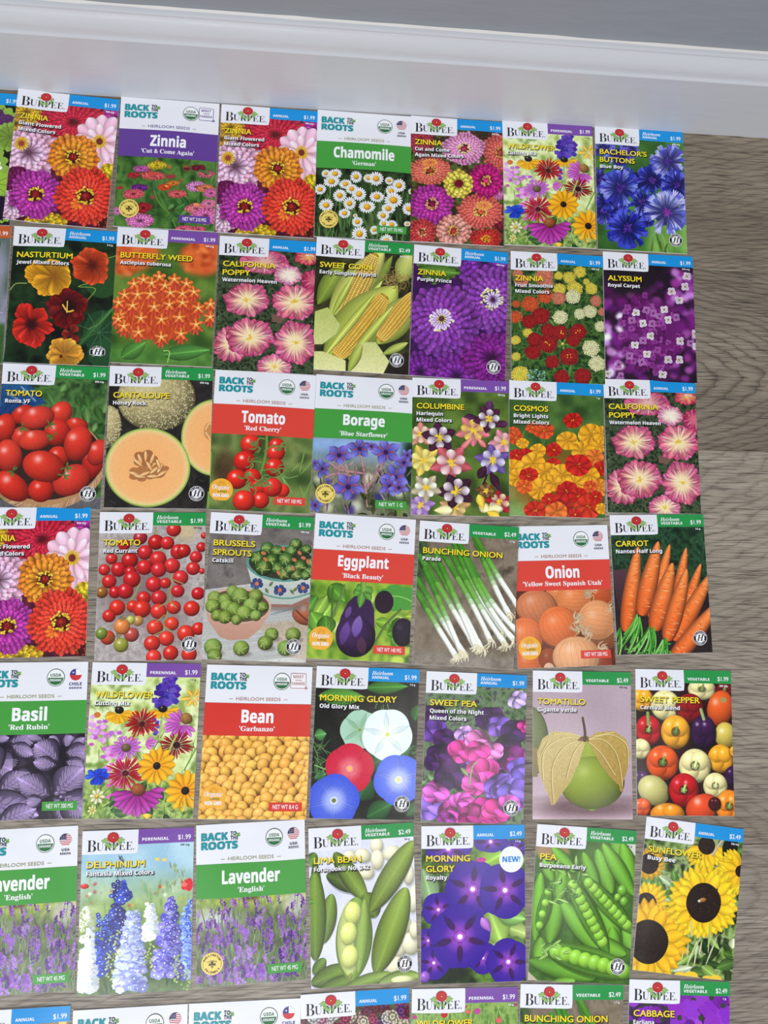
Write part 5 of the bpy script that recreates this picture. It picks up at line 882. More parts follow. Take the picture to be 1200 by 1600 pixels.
@pic('sunflower', (810, 0), (1163, 48), (765, 545))
def _(P):
    P.bg([(30, 40, 20), (90, 120, 50), (170, 190, 130), (40, 54, 30)], 28, 3, 2.0); P.rect(770, 150, 860, 280, [(60, 90, 40), (120, 160, 90), (210, 220, 200)], 16, 30); P.blur(2); P.leaves(34, (880, 420, 1130, 580), 70, 34, [(150, 190, 96), (206, 222, 180), (90, 130, 60), (50, 76, 36)]); P.leaves(10, (860, 230, 940, 330), 60, 24, [(110, 160, 70), (190, 210, 160)], (180, 260))
    def sun(x, y, r, er, sq=1, y_=(246, 212, 40), ph=0, span=360, n=30, sy=1):
        P.ring(x, y, er * .7, r * 1.0, n, r * .30, (226, 160, 30), [v * .93 for v in y_], sq, 0, .07, 1.0, .8, .25, ph=ph, span=span); P.ring(x, y, er * .7, r * .86, n - 4, r * .32, (236, 180, 30), y_, sq, 0, .07, 1.0, .75, .22, ph=ph + 5, span=span)
        P.disc(x, y, er, er * sq, (44, 28, 22)); P.dots(int(er * 1.6), (x - er * .8, y - er * .8 * sq, x + er * .8, y + er * .8 * sq), (1.5, 3), [(66, 42, 30), (30, 20, 18)], 6)
        for i in range(50): a = i * .1257; P.disc(x + er * .97 * cos(a), y + er * .97 * sq * sin(a), er * .06, None, (36, 24, 18))
    sun(1025, 105, 88, 30, 1, ph=20, span=150, n=14); sun(820, 170, 60, 34, n=18, y_=(200, 160, 50)); P.disc(1110, 120, 28, 44, (24, 22, 20), soft=4); sun(1150, 200, 90, 20, n=20, ph=100, span=160); P.line([(1045, 140), (1065, 110), (1080, 90)], 8, (190, 170, 160))
    sun(812, 310, 78, 34, n=22); sun(820, 446, 142, 68, 1.05, y_=(244, 190, 40), n=26); sun(1014, 310, 128, 62, 1.05, y_=(248, 216, 44), n=32); P.ball(1010, 300, 14, 7, (170, 120, 60), -15, .3); P.ball(998, 304, 6, 5, (214, 196, 170))
    P.strokes(10, (930, 430, 1040, 540), 90, 6, [(200, 205, 160), (160, 180, 90)], (-110, -60)); P.disc(960, 580, 50, 24, (240, 200, 60), wob=.3); P.disc(1050, 590, 40, 20, (240, 200, 60), wob=.3)

# packets that the frame cuts off: only their visible edge needs a picture
@pic('coleus', (0, 0), (82, 0), (0, 115))
def _(P):
    P.bg([(16, 20, 16), (30, 34, 26), (50, 36, 50)], 40); P.blur(2)
    for x, y, r, c in ((62, 30, 22, (90, 50, 100)), (76, 38, 14, (120, 150, 60)), (20, 40, 22, (80, 40, 90)), (50, 66, 26, (190, 210, 150)), (30, 90, 24, (120, 160, 60)), (66, 80, 18, (150, 190, 70)), (72, 100, 14, (40, 24, 50)), (10, 100, 20, (150, 180, 80))):
        P.disc(x, y, r, r * .9, (140, 176, 74), wob=.12, n=19); P.disc(x, y, r * .76, r * .68, c, wob=.2, n=9, soft=4); [P.line([(x, y), (x + r * .9 * cos(a * .63), y + r * .8 * sin(a * .63))], .8, [v * .8 for v in c]) for a in range(10)]
    P.dots(14, (55, 55, 80, 72), (1.5, 4), [(236, 240, 230)])
@pic('chives', (0, 0), (82, 0), (0, 115))
def _(P):
    P.bg([(60, 84, 60), (110, 120, 120), (150, 150, 170), (70, 90, 60)], 60, 2, sy=3); P.blur(6); P.rect(0, 82, 82, 116, [(60, 90, 44), (70, 104, 56)], 30, 20)
    for x in (8, 20, 34, 48, 58, 68): P.line([(x + 4, 14), (x, 60), (x - 3, 116)], 5, P.j((76, 104, 72), 14))
    for x, y, r in ((64, 72, 16), (26, 60, 18)):
        for i in range(90): a = P.rr.random() * 6.28; l = r * P.rr.uniform(.6, 1.1); P.pet(x, y, x + l * cos(a), y + l * .8 * sin(a), 2.2, (150, 120, 190), P.j((196, 176, 226), 20))
@pic('stock_mix', (0, 0), (82, 0), (0, 115))
def _(P):
    P.bg([(50, 40, 40), (80, 100, 60), (110, 60, 90)], 20)
    for i in range(260): x, y = P.rr.uniform(0, 82), P.rr.uniform(8, 116); c = P.rr.choice([(236, 232, 226), (196, 60, 110), (130, 60, 150), (226, 150, 180), (130, 30, 60), (240, 226, 190)]); P.zin(x, y, 4.4, c, None, 7, rings=2)
@pic('poppy_field', (0, 0), (82, 0), (0, 115))
def _(P):
    P.bg([(110, 150, 70), (150, 180, 100), (90, 130, 60)], 20); P.strokes(200, (0, 10, 82, 116), 14, .8, [(90, 130, 60), (160, 190, 110)], (-110, -70)); P.dots(60, (0, 12, 82, 116), (1, 2.6), [(206, 50, 60), (220, 90, 100), (190, 60, 140)])
@pic('cabbage', (0, 0), (82, 0), (0, 115))
def _(P):
    P.bg([(50, 40, 60), (90, 40, 110)], 20)
    for i in range(70): P.disc(P.rr.uniform(-4, 86), P.rr.uniform(8, 60), 7, 6, P.j(P.rr.choice([(140, 50, 190), (160, 70, 210), (120, 40, 160)]), 12), P.rr.uniform(0, 90), wob=.3, n=4); P.disc(P.rr.uniform(0, 82), P.rr.uniform(8, 60), 2, None, (60, 70, 50))
    for r in (44, 38, 32, 26, 18, 10): P.disc(46, 84, r, r * .92, P.j((120 + (44 - r), 166 + (44 - r), 84), 5), wob=.06, n=9); P.disc(46, 84, r * .9, r * .84, (140 + (44 - r), 180 + (44 - r) * .8, 110), soft=6)
@pic('herb_patch', (0, 0), (82, 0), (0, 115))
def _(P):
    P.bg([(50, 80, 40), (90, 130, 60)], 20); P.leaves(200, (0, 50, 82, 116), 12, 5, [(80, 130, 60), (110, 160, 80), (60, 100, 50)])
@pic('annual_mix', (0, 0), (82, 0), (0, 115))
def _(P):
    P.bg([(110, 96, 60), (150, 130, 70), (90, 100, 60)], 20); P.dots(120, (0, 10, 82, 116), (2, 4), [(220, 180, 80), (200, 120, 150), (160, 80, 160)])
# ------------------------------------------------------------------ the packets
W0, H0 = 0.0815, 0.1150
VH = H0 / W0
BLUE, GREEN, PURPLE, ORANGE = (18, 148, 222), (34, 150, 72), (124, 78, 168), (196, 92, 44)
TEAL, WHITE, YEL, INK = (24, 148, 158), (246, 247, 252), (250, 226, 40), (38, 36, 40)
TXT = WHITE
PAPER = ink((236, 238, 245), 0.36)
IMGS = {}
def wave(seed, amp=1.0):
    r = random.Random(seed); return [(r.uniform(0.5, 1.6) * r.choice((-1, 1)), r.uniform(0.4, 1.3) * r.choice((-1, 1)), r.uniform(0, 6.28), r.uniform(0.00008, 0.00026) * amp) for _ in range(4)]
class Packet:
    def __init__(s, label, x, y, rot, seed, puff=0.0012, w=W0, h=H0, group='seed packets laid out in rows on the floor', lift=None, curl=0.0, wavy=1.0):
        s.w, s.h, s.puff, s.wv, s.lift, s.curl = w, h, puff, wave(seed, wavy), lift or {}, curl; s.vh = h / w; s.flat = None; s.wavy = wavy
        s.root = bpy.data.objects.new('seed_packet', None); COL.objects.link(s.root); s.root.empty_display_size = 0.02
        s.root.location = (x / 1000, y / 1000, 0); s.root.rotation_euler = (0, 0, R(rot))
        s.root['label'] = label; s.root['category'] = 'seed packet'; s.root['group'] = group
        s.body()
    def lifted(s, u, t):
        z = np.zeros_like(u)
        for side, a in s.lift.items():
            d = {'r': 1 - u, 'l': u, 't': t, 'b': 1 - t}[side]; z = z + a * np.clip(1 - d / 0.30, 0, 1) ** 2 * (3 - 2 * np.clip(1 - d / 0.30, 0, 1))
        return z
    def z(s, u, v, eps=0.0):
        """height of the front sheet above the floor at packet coordinates (u across, v down, both in packet widths)"""
        u = np.asarray(u, float); v = np.asarray(v, float); t = v / s.vh
        if s.flat:      # small badges are flat discs laid on the sheet
            a, b = s.flat; s.flat = None; d = .03; z0 = float(s.z(a, b)); zu = (float(s.z(a + d, b)) - float(s.z(a - d, b))) / (2 * d); zv = (float(s.z(a, b + d)) - float(s.z(a, b - d))) / (2 * d); s.flat = (a, b)
            return z0 + zu * (u - a) + zv * (v - b) + s.wavy * 0.00005 + eps
        e = np.clip(np.minimum(np.minimum(u, 1 - u) * 7, np.minimum(t, 1 - t) * 9), 0, 1); e = e * e * (3 - 2 * e)
        low = np.sin(pi * np.clip(u, 0, 1)) * np.sin(pi * np.clip(t, 0, 1) ** 0.8)
        z = 0.0007 + s.puff * low
        for a, b, p, m in s.wv: z = z + m * np.sin(a * 5 * u + b * 5 * t + p) * (0.35 + 0.65 * e)
        z = z + 0.00022 * np.exp(-((t - 0.95) / 0.022) ** 2) * e + s.lifted(u, t) + s.curl * np.clip((t - 0.88) / 0.12, 0, 1) ** 2 * 1.0
        return np.maximum(z, 0.0006) + eps
    def xyz(s, P, eps): u, v = P[:, 0], P[:, 1]; z = s.z(u, v, eps); z = z + P[:, 2] if P.shape[1] > 2 else z; return np.stack([(u - 0.5) * s.w, s.h / 2 - v * s.w, z], 1)
    def part(s, name, P, F, m, eps, parent=None, fm=None, label=None, uv=None, smooth=False):
        o = link(name, s.xyz(np.asarray(P, float), eps + 0.00008), F, m, parent or s.root, fm, uv, smooth)
        if label: o['label'] = label
        return o
    def grid(s, u0, v0, u1, v1, du=0.05, clip=0.0):
        nx, ny = max(1, round((u1 - u0) / du)), max(1, round((v1 - v0) / du)); us, vs_ = np.linspace(u0, u1, nx + 1), np.linspace(v0, v1, ny + 1)
        P = np.array([(a, b) for b in vs_ for a in us]); F = [(j * (nx + 1) + i, (j + 1) * (nx + 1) + i, (j + 1) * (nx + 1) + i + 1, j * (nx + 1) + i + 1) for j in range(ny) for i in range(nx)]
        if clip: P[-1] -= clip
        return P, F
    def body(s):
        nx, ny = 20, 42; us, ts = np.linspace(0, 1, nx + 1), np.linspace(0, s.vh, ny + 1); P = np.array([(a, b) for b in ts for a in us]); n = len(P)
        top = s.xyz(P, 0.0); bot = top.copy(); bot[:, 2] = np.maximum(0, s.lifted(P[:, 0], P[:, 1] / s.vh) + s.curl * np.clip((P[:, 1] / s.vh - .88) / .12, 0, 1) ** 2)
        V = list(map(tuple, top)) + list(map(tuple, bot)); F = []
        q = lambda i, j: j * (nx + 1) + i
        for j in range(ny):
            for i in range(nx): F.append((q(i, j), q(i, j + 1), q(i + 1, j + 1), q(i + 1, j))); F.append(tuple(n + k for k in (q(i + 1, j), q(i + 1, j + 1), q(i, j + 1), q(i, j))))
        for i in range(nx): F.append((q(i, 0), q(i + 1, 0), n + q(i + 1, 0), n + q(i, 0))); F.append((q(i + 1, ny), q(i, ny), n + q(i, ny), n + q(i + 1, ny)))
        for j in range(ny): F.append((q(0, j + 1), q(0, j), n + q(0, j), n + q(0, j + 1))); F.append((q(nx, j), q(nx, j + 1), n + q(nx, j + 1), n + q(nx, j)))
        o = link('envelope', V, F, PAPER, s.root, smooth=False)
    def photo(s, key, v0, shadows):
        im = print_image(key, shadows, v0)
        P, F = s.grid(0.0, v0, 1.0, s.vh - 0.001, 0.04); uv = [(p[0] * 0.994 + 0.003, 1 - p[1] / s.vh * 0.996) for p in P]
        P[:, 0] = P[:, 0] * 0.9984 + 0.0008
        s.part('photo_print', P, F, im, 0.00002, uv=uv, smooth=True)
    def words(s, name, runs, m, eps=0.00016, parent=None, label=None):
        VV = []; FF = []; k = 0
        if not runs: return None
        for V, F in runs: VV.append(V); FF += [tuple(i + k for i in f) for f in F]; k += len(V)
        return s.part(name, np.concatenate(VV), FF, m, eps, parent, label=label)
    def shapes(s, name, polys, eps=0.0001, parent=None, label=None, step=0.00002):
        """polys: list of (points, colour); later ones lie on top"""
        V = []; F = []; fm = []; ms = []; Z = []
        for i, (pts, c) in enumerate(polys):
            k = len(V); V += [tuple(p) for p in pts]; F.append(tuple(range(k, k + len(pts)))[::-1]); m = ink(c)
            if m not in ms: ms.append(m)
            fm.append(ms.index(m)); Z += [eps + i * step] * len(pts)
        P = np.array(V); X = s.xyz(P, 0.00008); X[:, 2] += np.array(Z); o = link(name, X, F, ms, parent or s.root, fm)
        if label: o['label'] = label
        return o
def circ(cx, cy, r, n=28, r2=None, a0=0): return [(cx + r * cos(a0 + 2 * pi * i / n), cy + (r2 or r) * sin(a0 + 2 * pi * i / n)) for i in range(n)]
def seg(cx, cy, r, y0, y1, x0=-1.0, x1=1.0):
    """the part of a disc between two heights (and optionally two x limits), all as fractions of r"""
    L = []; Rr_ = []
    for i in range(9): y = y0 + (y1 - y0) * i / 8; w = math.sqrt(max(0, 1 - y * y)); L.append((cx + r * max(-w, x0), cy + r * y)); Rr_.append((cx + r * min(w, x1), cy + r * y))
    return L + Rr_[::-1]
def rrect(u0, v0, u1, v1, r=0.01):
    out = []
    for cx, cy, a in ((u1 - r, v0 + r, -90), (u1 - r, v1 - r, 0), (u0 + r, v1 - r, 90), (u0 + r, v0 + r, 180)):
        for k in range(4): q = R(a + 30 * k); out.append((cx + r * cos(q), cy + r * sin(q)))
    return out
def almond(x0, y0, x1, y1, w, n=7):
    L = math.hypot(x1 - x0, y1 - y0); tx, ty = (x1 - x0) / L, (y1 - y0) / L; a = []; b = []
    for i in range(n + 1): t = i / n; h = w / 2 * math.sin(pi * t) ** .8; a.append((x0 + tx * L * t - ty * h, y0 + ty * L * t + tx * h)); b.append((x0 + tx * L * t + ty * h, y0 + ty * L * t - tx * h))
    return a + b[::-1][1:-1]

BASEPIC = {}
def print_image(key, shadows, v0):
    kk = (key, tuple(s_[0] for s_ in shadows[0]) if False else id(shadows) if shadows else 0)
    if key not in BASEPIC: BASEPIC[key] = PICS[key]().done().c
    c = BASEPIC[key].copy()
    if shadows:       # the soft dark drop shadow that is printed behind the lettering
        m = np.zeros((PH, PW), np.float32)
        for V, F in shadows:
            Q = V[:, :2] * PW + 2.2
            for f in F[:len(F) // 4]:
                for t in range(1, len(f) - 1):
                    a, b, d = Q[f[0]], Q[f[t]], Q[f[t + 1]]; x0, y0 = int(max(0, min(a[0], b[0], d[0]) - 1)), int(max(0, min(a[1], b[1], d[1]) - 1)); x1, y1 = int(min(PW, max(a[0], b[0], d[0]) + 2)), int(min(PH, max(a[1], b[1], d[1]) + 2))
                    if x0 >= x1 or y0 >= y1: continue
                    Y, X = np.mgrid[y0:y1, x0:x1]; e = lambda p, q: (q[0] - p[0]) * (Y - p[1]) - (q[1] - p[1]) * (X - p[0])
                    e0, e1, e2 = e(a, b), e(b, d), e(d, a); lim = 1.2 * max(1, math.hypot(b[0] - a[0], b[1] - a[1])); ins = ((e0 >= -lim * .3) & (e1 >= -lim * .3) & (e2 >= -lim * .3)) | ((e0 <= lim * .3) & (e1 <= lim * .3) & (e2 <= lim * .3))
                    m[y0:y1, x0:x1] = np.maximum(m[y0:y1, x0:x1], ins)
        for _ in range(2):
            m = (np.roll(m, 1, 0) + np.roll(m, -1, 0) + np.roll(m, 1, 1) + np.roll(m, -1, 1) + m + np.roll(m, 2, 0) + np.roll(m, 2, 1)) / 7
        c *= (1 - 0.72 * np.clip(m * 1.2, 0, 1))[..., None]
    img = bpy.data.images.new('print_' + key, PW, PH); a = np.ones((PH, PW, 4), np.float32); a[..., :3] = c[::-1] / 255; img.pixels.foreach_set(a.ravel()); img.update()
    m = bpy.data.materials.new('print_' + key); m.use_nodes = True; nt = m.node_tree; b = nt.nodes['Principled BSDF']; t = nt.nodes.new('ShaderNodeTexImage'); t.image = img; t.extension = 'EXTEND'
    nt.links.new(t.outputs[0], b.inputs['Base Color']); b.inputs['Roughness'].default_value = 0.27; b.inputs['Specular IOR Level'].default_value = 0.32
    return m

def flatly(f):
    def g(pk, *a, **k): f(pk, *a, **k); pk.flat = None
    return g
@flatly
def emblem(pk):
    pk.flat = (.275, .09)
    P = []
    for x0, y0, x1, y1, w in ((.235, .10, .165, .085, .03), (.235, .11, .20, .13, .026), (.31, .095, .385, .085, .03), (.315, .105, .35, .125, .026), (.30, .09, .36, .065, .024), (.24, .09, .19, .07, .02), (.245, .115, .225, .155, .026), (.29, .115, .30, .17, .022), (.27, .11, .25, .165, .018)):
        P.append((almond(x0, y0, x1, y1, w), (134, 178, 96))); P.append((almond(x0, y0, x1, y1, w * .45), (156, 196, 116)))
    P.append(([(.275 + .05 * (1 + .07 * (i % 2)) * cos(i * 2 * pi / 32), .062 + .042 * (1 + .07 * (i % 2)) * sin(i * 2 * pi / 32)) for i in range(32)], (190, 34, 44)))
    P.append((circ(.275, .060, .034, 16, .026), (206, 52, 56))); P.append((circ(.275, .062, .016, 12), (160, 26, 36))); P.append((circ(.276, .062, .006, 8), (240, 220, 140)))
    pk.shapes('flower_emblem', P, 0.00012)
@flatly
def heirloom_seal(pk, u=.875, v=1.262, r=.074):
    pk.flat = (u, v)
    o = pk.shapes('heirloom_seal', [(circ(u, v, r, 32), (244, 245, 248)), (circ(u, v, r * .94, 32), (20, 20, 22)), (circ(u, v, r * .62, 28), (246, 247, 250))], 0.00010)
    runs = [ring_text('HEIRLOOM', 'bold', u, v, r * .69, r * .19, -62, 62), ring_text('FAVORITE', 'bold', u, v, r * .86, r * .19, 238, 122, True)]
    pk.words('seal_lettering', runs, ink(WHITE), 0.0002, o)
    pk.words('seal_letter', [text('H', 'ital', u + r * .04, v + r * .38, r * .80, align='c')], ink(INK), 0.00022, o)

def burpee(label, x, y, rot, key, band, kind, price, title, variety, weight, seal=False, seed=0, heir=False, tw=None, vw=None, wdark=False, body=None, **kw):
    pk = Packet(label, x, y, rot, seed, **kw)
    T = []; v = .322
    for i, line_ in enumerate(title): T.append(text(line_, 'semi', .046, v + i * .092, .056, (tw[i] if tw else None))); 
    v2 = v + max(0, len(title) - 1) * .092 + .070
    Vr = [text(l_, 'bold', .046, v2 + i * .066, .038, (vw[i] if vw else None)) for i, l_ in enumerate(variety)]
    pk.photo(key, .10, T + Vr)
    P, F = pk.grid(0, 0, .5, .206, .05, .006); lp = pk.part('logo_panel', P, F, ink((236, 238, 246)), 0.00009)
    bh = .128; P, F = pk.grid(.5, 0, 1, bh, .05); pk.part('price_band', P, F, ink(band), 0.00009)
    pk.words('brand_lettering', [text('B', 'serif', .044, .184, .100, .082), text('URPEE', 'serif', .128, .174, .068, .322), text('.', 'serif', .457, .174, .069)], ink(INK), 0.00018, lp)
    emblem(pk)
    K = []
    if heir: K = [text('Heirloom', 'ital', .535, .066, .036, .205), text(kind, 'bold', .535, .102, .026, .235 if kind == 'VEGETABLE' else .17)]
    else: K = [text(kind, 'bold', .535, .100, .026, {'ANNUAL': .165, 'PERENNIAL': .24, 'VEGETABLE': .235}[kind])]
    pk.words('category_lettering', K, ink(WHITE)); pk.words('price_lettering', [text(price, 'sans', .972, .101, .042, .115, 'r')], ink(WHITE))
    pk.words('weight_lettering', [text(weight, 'bold', .965, .158, .017, align='r')] if weight else [], ink((60, 58, 56) if wdark else WHITE))
    pk.words('title_lettering', T, ink(YEL)); pk.words('variety_lettering', Vr, ink(WHITE))
    if seal: heirloom_seal(pk)
    return pk

@flatly
def usda(pk, u=.715, v=.142, r=.080):
    pk.flat = (u, v)
    o = pk.shapes('organic_mark', [(circ(u, v, r, 32), (60, 84, 62)), (circ(u, v, r * .93, 32), (244, 246, 248)), (seg(u, v, r * .86, .02, 1), (44, 112, 62))], 0.00010)
    pk.words('mark_lettering', [text('USDA', 'bold', u, v - r * .1, r * .36, r * 1.2, 'c')], ink((44, 104, 60)), 0.00020, o)
    pk.words('mark_lettering', [text('ORGANIC', 'bold', u, v + r * .42, r * .27, r * 1.35, 'c')], ink(WHITE), 0.00022, o)
@flatly
def flag_usa(pk, u=.893, v=.118, r=.054):
    pk.flat = (u, v)
    P = [(circ(u, v, r, 28), (246, 246, 250))]
    for i in range(0, 7): y0 = -1 + i * .2857; P.append((seg(u, v, r, y0, min(1, y0 + .143)), (190, 44, 54)))
    P.append((seg(u, v, r, -1, .0, -1, .12), (48, 44, 92)))
    for i in range(3):
        for j in range(3): P.append((circ(u - r * .62 + j * r * .27, v - r * .62 + i * r * .24, r * .05, 5), (240, 240, 246)))
    o = pk.shapes('origin_flag', P, 0.0001, step=0.000012)
    pk.words('origin_lettering', [text('·USA·', 'bold', u, v + .098, .022, .085, 'c'), text('SEEDS', 'bold', u, v + .130, .018, .095, 'c')], ink((58, 52, 84)), 0.00018, o)
@flatly
def flag_chile(pk, u=.893, v=.118, r=.054):
    pk.flat = (u, v)
    st = [(u - r * .42 + r * (.2 if i % 2 == 0 else .08) * sin(i * pi / 5), v - r * .38 - r * (.2 if i % 2 == 0 else .08) * cos(i * pi / 5)) for i in range(10)]
    o = pk.shapes('origin_flag', [(circ(u, v, r, 28), (246, 246, 250)), (seg(u, v, r, .05, 1), (206, 52, 58)), (seg(u, v, r, -1, .05, -1, 0), (58, 60, 140)), (st, (246, 246, 250))], 0.0001)
    pk.words('origin_lettering', [text('CHILE', 'bold', u, v + .098, .026, .115, 'c'), text('SEEDS', 'bold', u, v + .130, .016, .115, 'c')], ink((70, 60, 130)), 0.00018, o)
@flatly
def meet(pk, c=(84, 66, 140)):
    pk.flat = (.87, .135)
    o = pk.shapes('farmer_mark', [(rrect(.795, .062, .945, .205, .014), c), (rrect(.801, .068, .939, .199, .010), (242, 243, 248)), ([(.93, .196), (.945, .196), (.945, .185), (.962, .202), (.945, .219), (.945, .208), (.93, .208)], c)], 0.0001)
    pk.words('mark_lettering', [text('MEET', 'bold', .870, .108, .027, .10, 'c'), text('·YOUR·', 'bold', .870, .135, .013, .07, 'c'), text('FARMER', 'bold', .870, .172, .026, .125, 'c')], ink(c), 0.0002, o)
@flatly
def pollinator(pk, u=.145, v=1.215, r=.098):
    pk.flat = (u, v)
    D = (70, 60, 24); P = [(circ(u, v, r, 36), (242, 216, 112))]
    for a0, a1 in ((-60, -20), (200, 240)):   # short side arcs
        pass
    for s_ in (-1, 1):
        arc = [(u + s_ * r * .86 * cos(R(a)), v + r * .86 * sin(R(a))) for a in range(-24, 25, 8)] + [(u + s_ * r * .82 * cos(R(a)), v + r * .82 * sin(R(a))) for a in range(24, -25, -8)]
        P.append((arc, D)); P.append((almond(u + s_ * r * .05, v - r * .05, u + s_ * r * .46, v - r * .20, r * .22), D)); P.append((almond(u + s_ * r * .08, v - r * .06, u + s_ * r * .42, v - r * .18, r * .12), (242, 216, 112)))
        P.append((almond(u + s_ * r * .05, v + r * .02, u + s_ * r * .36, v + r * .14, r * .16), D)); P.append(([(u + s_ * r * .03, v - r * .2), (u + s_ * r * .16, v - r * .36), (u + s_ * r * .19, v - r * .34), (u + s_ * r * .07, v - r * .18)], D))
    P += [(circ(u, v - r * .17, r * .09, 10), D), (circ(u, v, r * .11, 12), D), (circ(u, v + r * .2, r * .12, 14, r * .19), D)]
    for k in range(3): P.append(([(u - r * .1, v + r * (.1 + k * .09)), (u + r * .1, v + r * (.1 + k * .09)), (u + r * .1, v + r * (.125 + k * .09)), (u - r * .1, v + r * (.125 + k * .09))], (242, 216, 112)))
    o = pk.shapes('pollinator_seal', P, 0.0001, step=0.000012)
    pk.words('seal_lettering', [ring_text('POLLINATOR', 'bold', u, v, r * .68, r * .19, -66, 66), ring_text('FRIENDLY', 'bold', u, v, r * .86, r * .19, 232, 128, True)], ink(D), 0.0003, o)
@flatly
def organic(pk, u=.130, v=1.215, r=.115):
    pk.flat = (u, v)
    o = pk.shapes('organic_seal', [(circ(u, v, r, 36), (244, 178, 56))] + [(almond(u + r * .12 * cos(a), v - r * .45 + r * .12 * sin(a), u + r * .36 * cos(a), v - r * .45 + r * .36 * sin(a), r * .05), (224, 150, 40)) for a in [i * .5236 for i in range(12)]], 0.0001)
    pk.words('seal_lettering', [text('Organic', 'ital', u, v - r * .06, r * .40, r * 1.5, 'c'), text('NON GMO', 'heavy', u, v + r * .60, r * .30, r * 1.35, 'c')], ink(WHITE), 0.00022, o)
    pk.words('seal_lettering', [text('is always', 'bold', u + r * .1, v + r * .2, r * .18, r * .75, 'c')], ink((120, 130, 40)), 0.00022, o)

def roots(label, x, y, rot, key, col, title, sub, weight, hs, mark, seal, seed=0, tw=.45, sw=.4, short=False, **kw):
    pk = Packet(label, x, y, rot, seed, **kw)
    pk.photo(key, .63, [])
    P, F = pk.grid(0, .352, 1, .652, .05); tb = pk.part('title_band', P, F, ink(col), 0.00009)
    lg = pk.words('brand_lettering', [text('BACK', 'black', .045, .142, .066, .245), text('ROOTS', 'black', .045, .222, .066, .335)], ink(TEAL), 0.00016)
    pk.words('brand_lettering', [text('TO', 'heavy', .312, .105, .034, .055), text('THE', 'heavy', .312, .144, .034, .070)], ink((34, 60, 70)), 0.00016)
    pk.shapes('leaf_emblem', [(almond(.375, .112, .40, .085, .018), (110, 168, 70)), (almond(.374, .105, .372, .08, .014), (110, 168, 70)), (almond(.378, .115, .405, .108, .014), (110, 168, 70))])
    pk.words('heirloom_lettering', [text('HEIRLOOM SEEDS', 'light', .5, .326, .030, .42, 'c'), ], ink(hs))
    pk.shapes('dash', [([(.225, .312), (.262, .312), (.262, .316), (.225, .316)], hs)], 0.00014); pk.shapes('dash', [([(.738, .312), (.775, .312), (.775, .316), (.738, .316)], hs)], 0.00014)
    if title: pk.words('title_lettering', [text(title, 'heavy', .5, .508 if 'g' in title else .528, .108 if 'g' in title else .118, tw, 'c')], ink(WHITE)); pk.words('variety_lettering', [text(sub, 'slab', .5, .618 if 'g' in title else .606, .044, sw, 'c')], ink(WHITE))
    usda(pk); {'usa': flag_usa, 'chile': flag_chile, 'meet': lambda p: meet(p, hs if hs[2] > 100 else (196, 70, 60))}[mark](pk)
    if not short:
        P, F = pk.grid(.645, 1.255, .955, 1.335, .04); o = pk.part('weight_label', P, F, ink(col), 0.00009); pk.words('weight_lettering', [text(weight, 'sans', .80, 1.313, .038, .235, 'c')], ink(WHITE), 0.0002, o)
        {'p': pollinator, 'o': organic}.get(seal, lambda p: None)(pk)
    return pk

BG, RG, PG = (68, 158, 62), (222, 68, 54), (98, 62, 150)
HG, HR, HP = (160, 160, 110), (186, 132, 118), (120, 104, 160)
b, r_ = burpee, roots
COLM = 'magenta, orange and red zinnias on a '
# row 1, against the baseboard
z3 = dict(title=['ZINNIA'], variety=['Giant Flowered', 'Mixed Colors'], weight='800 mg.', tw=[.275], vw=[.41, .36])
b('zinnia packet, the upper left one of three with large pink, orange and red blooms', -211.7, 364.7, -2.7, 'zinnia_giant', BLUE, 'ANNUAL', '$1.99', seed=11, lift={'l': .0016}, **z3)
r_("white and purple zinnia packet, 'Cut & Come Again' over a meadow of small blooms", -127.1, 365.3, -.6, 'zinnia_meadow', PG, 'Zinnia', "'Cut & Come Again'", 'NET WT 210 MG', HP, 'meet', 'p', 12, .36, .53)
b('zinnia packet with large pink, orange and red blooms, between two white-topped packets by the baseboard', -44.2, 364.1, -.9, 'zinnia_giant', BLUE, 'ANNUAL', '$1.99', seed=13, **z3)
r_("white and green 'German' chamomile packet, small white daisies on a dark ground", 37.5, 364.8, -.6, 'chamomile', BG, 'Chamomile', "'German'", 'NET WT 70 MG', HG, 'usa', 'p', 14, .64, .25)
b('zinnia packet with a yellow bloom among salmon, pink and magenta blooms', 118.5, 364.7, -.5, 'zinnia_mixed', BLUE, 'ANNUAL', '$1.99', ['ZINNIA'], ['Cut and Come', 'Again Mixed Colors'], '350 mg.', tw=[.29], vw=[.37, .52], seed=15)
b('wildflower cutting mix packet in the row beside the baseboard', 200.3, 366.3, .3, 'wildflower', PURPLE, 'PERENNIAL', '$1.99', ['WILDFLOWER'], ['Cutting Mix'], '1.5 g.', tw=[.53], vw=[.32], seed=16, wdark=True)
b("bachelor's buttons packet filled with blue cornflowers, in the corner by the baseboard", 283.5, 365.8, -.4, 'bachelor', BLUE, 'ANNUAL', '$1.99', ["BACHELOR'S", 'BUTTONS'], ['Blue Boy'], '400 mg.', True, 17, True, tw=[.53, .39], vw=[.26])
b('coleus-leaf packet half under the first zinnia packet, cut by the photo edge', -289.5, 362.5, -1.2, 'coleus', BLUE, 'ANNUAL', '$1.99', [], [], '', seed=18, puff=.0003)
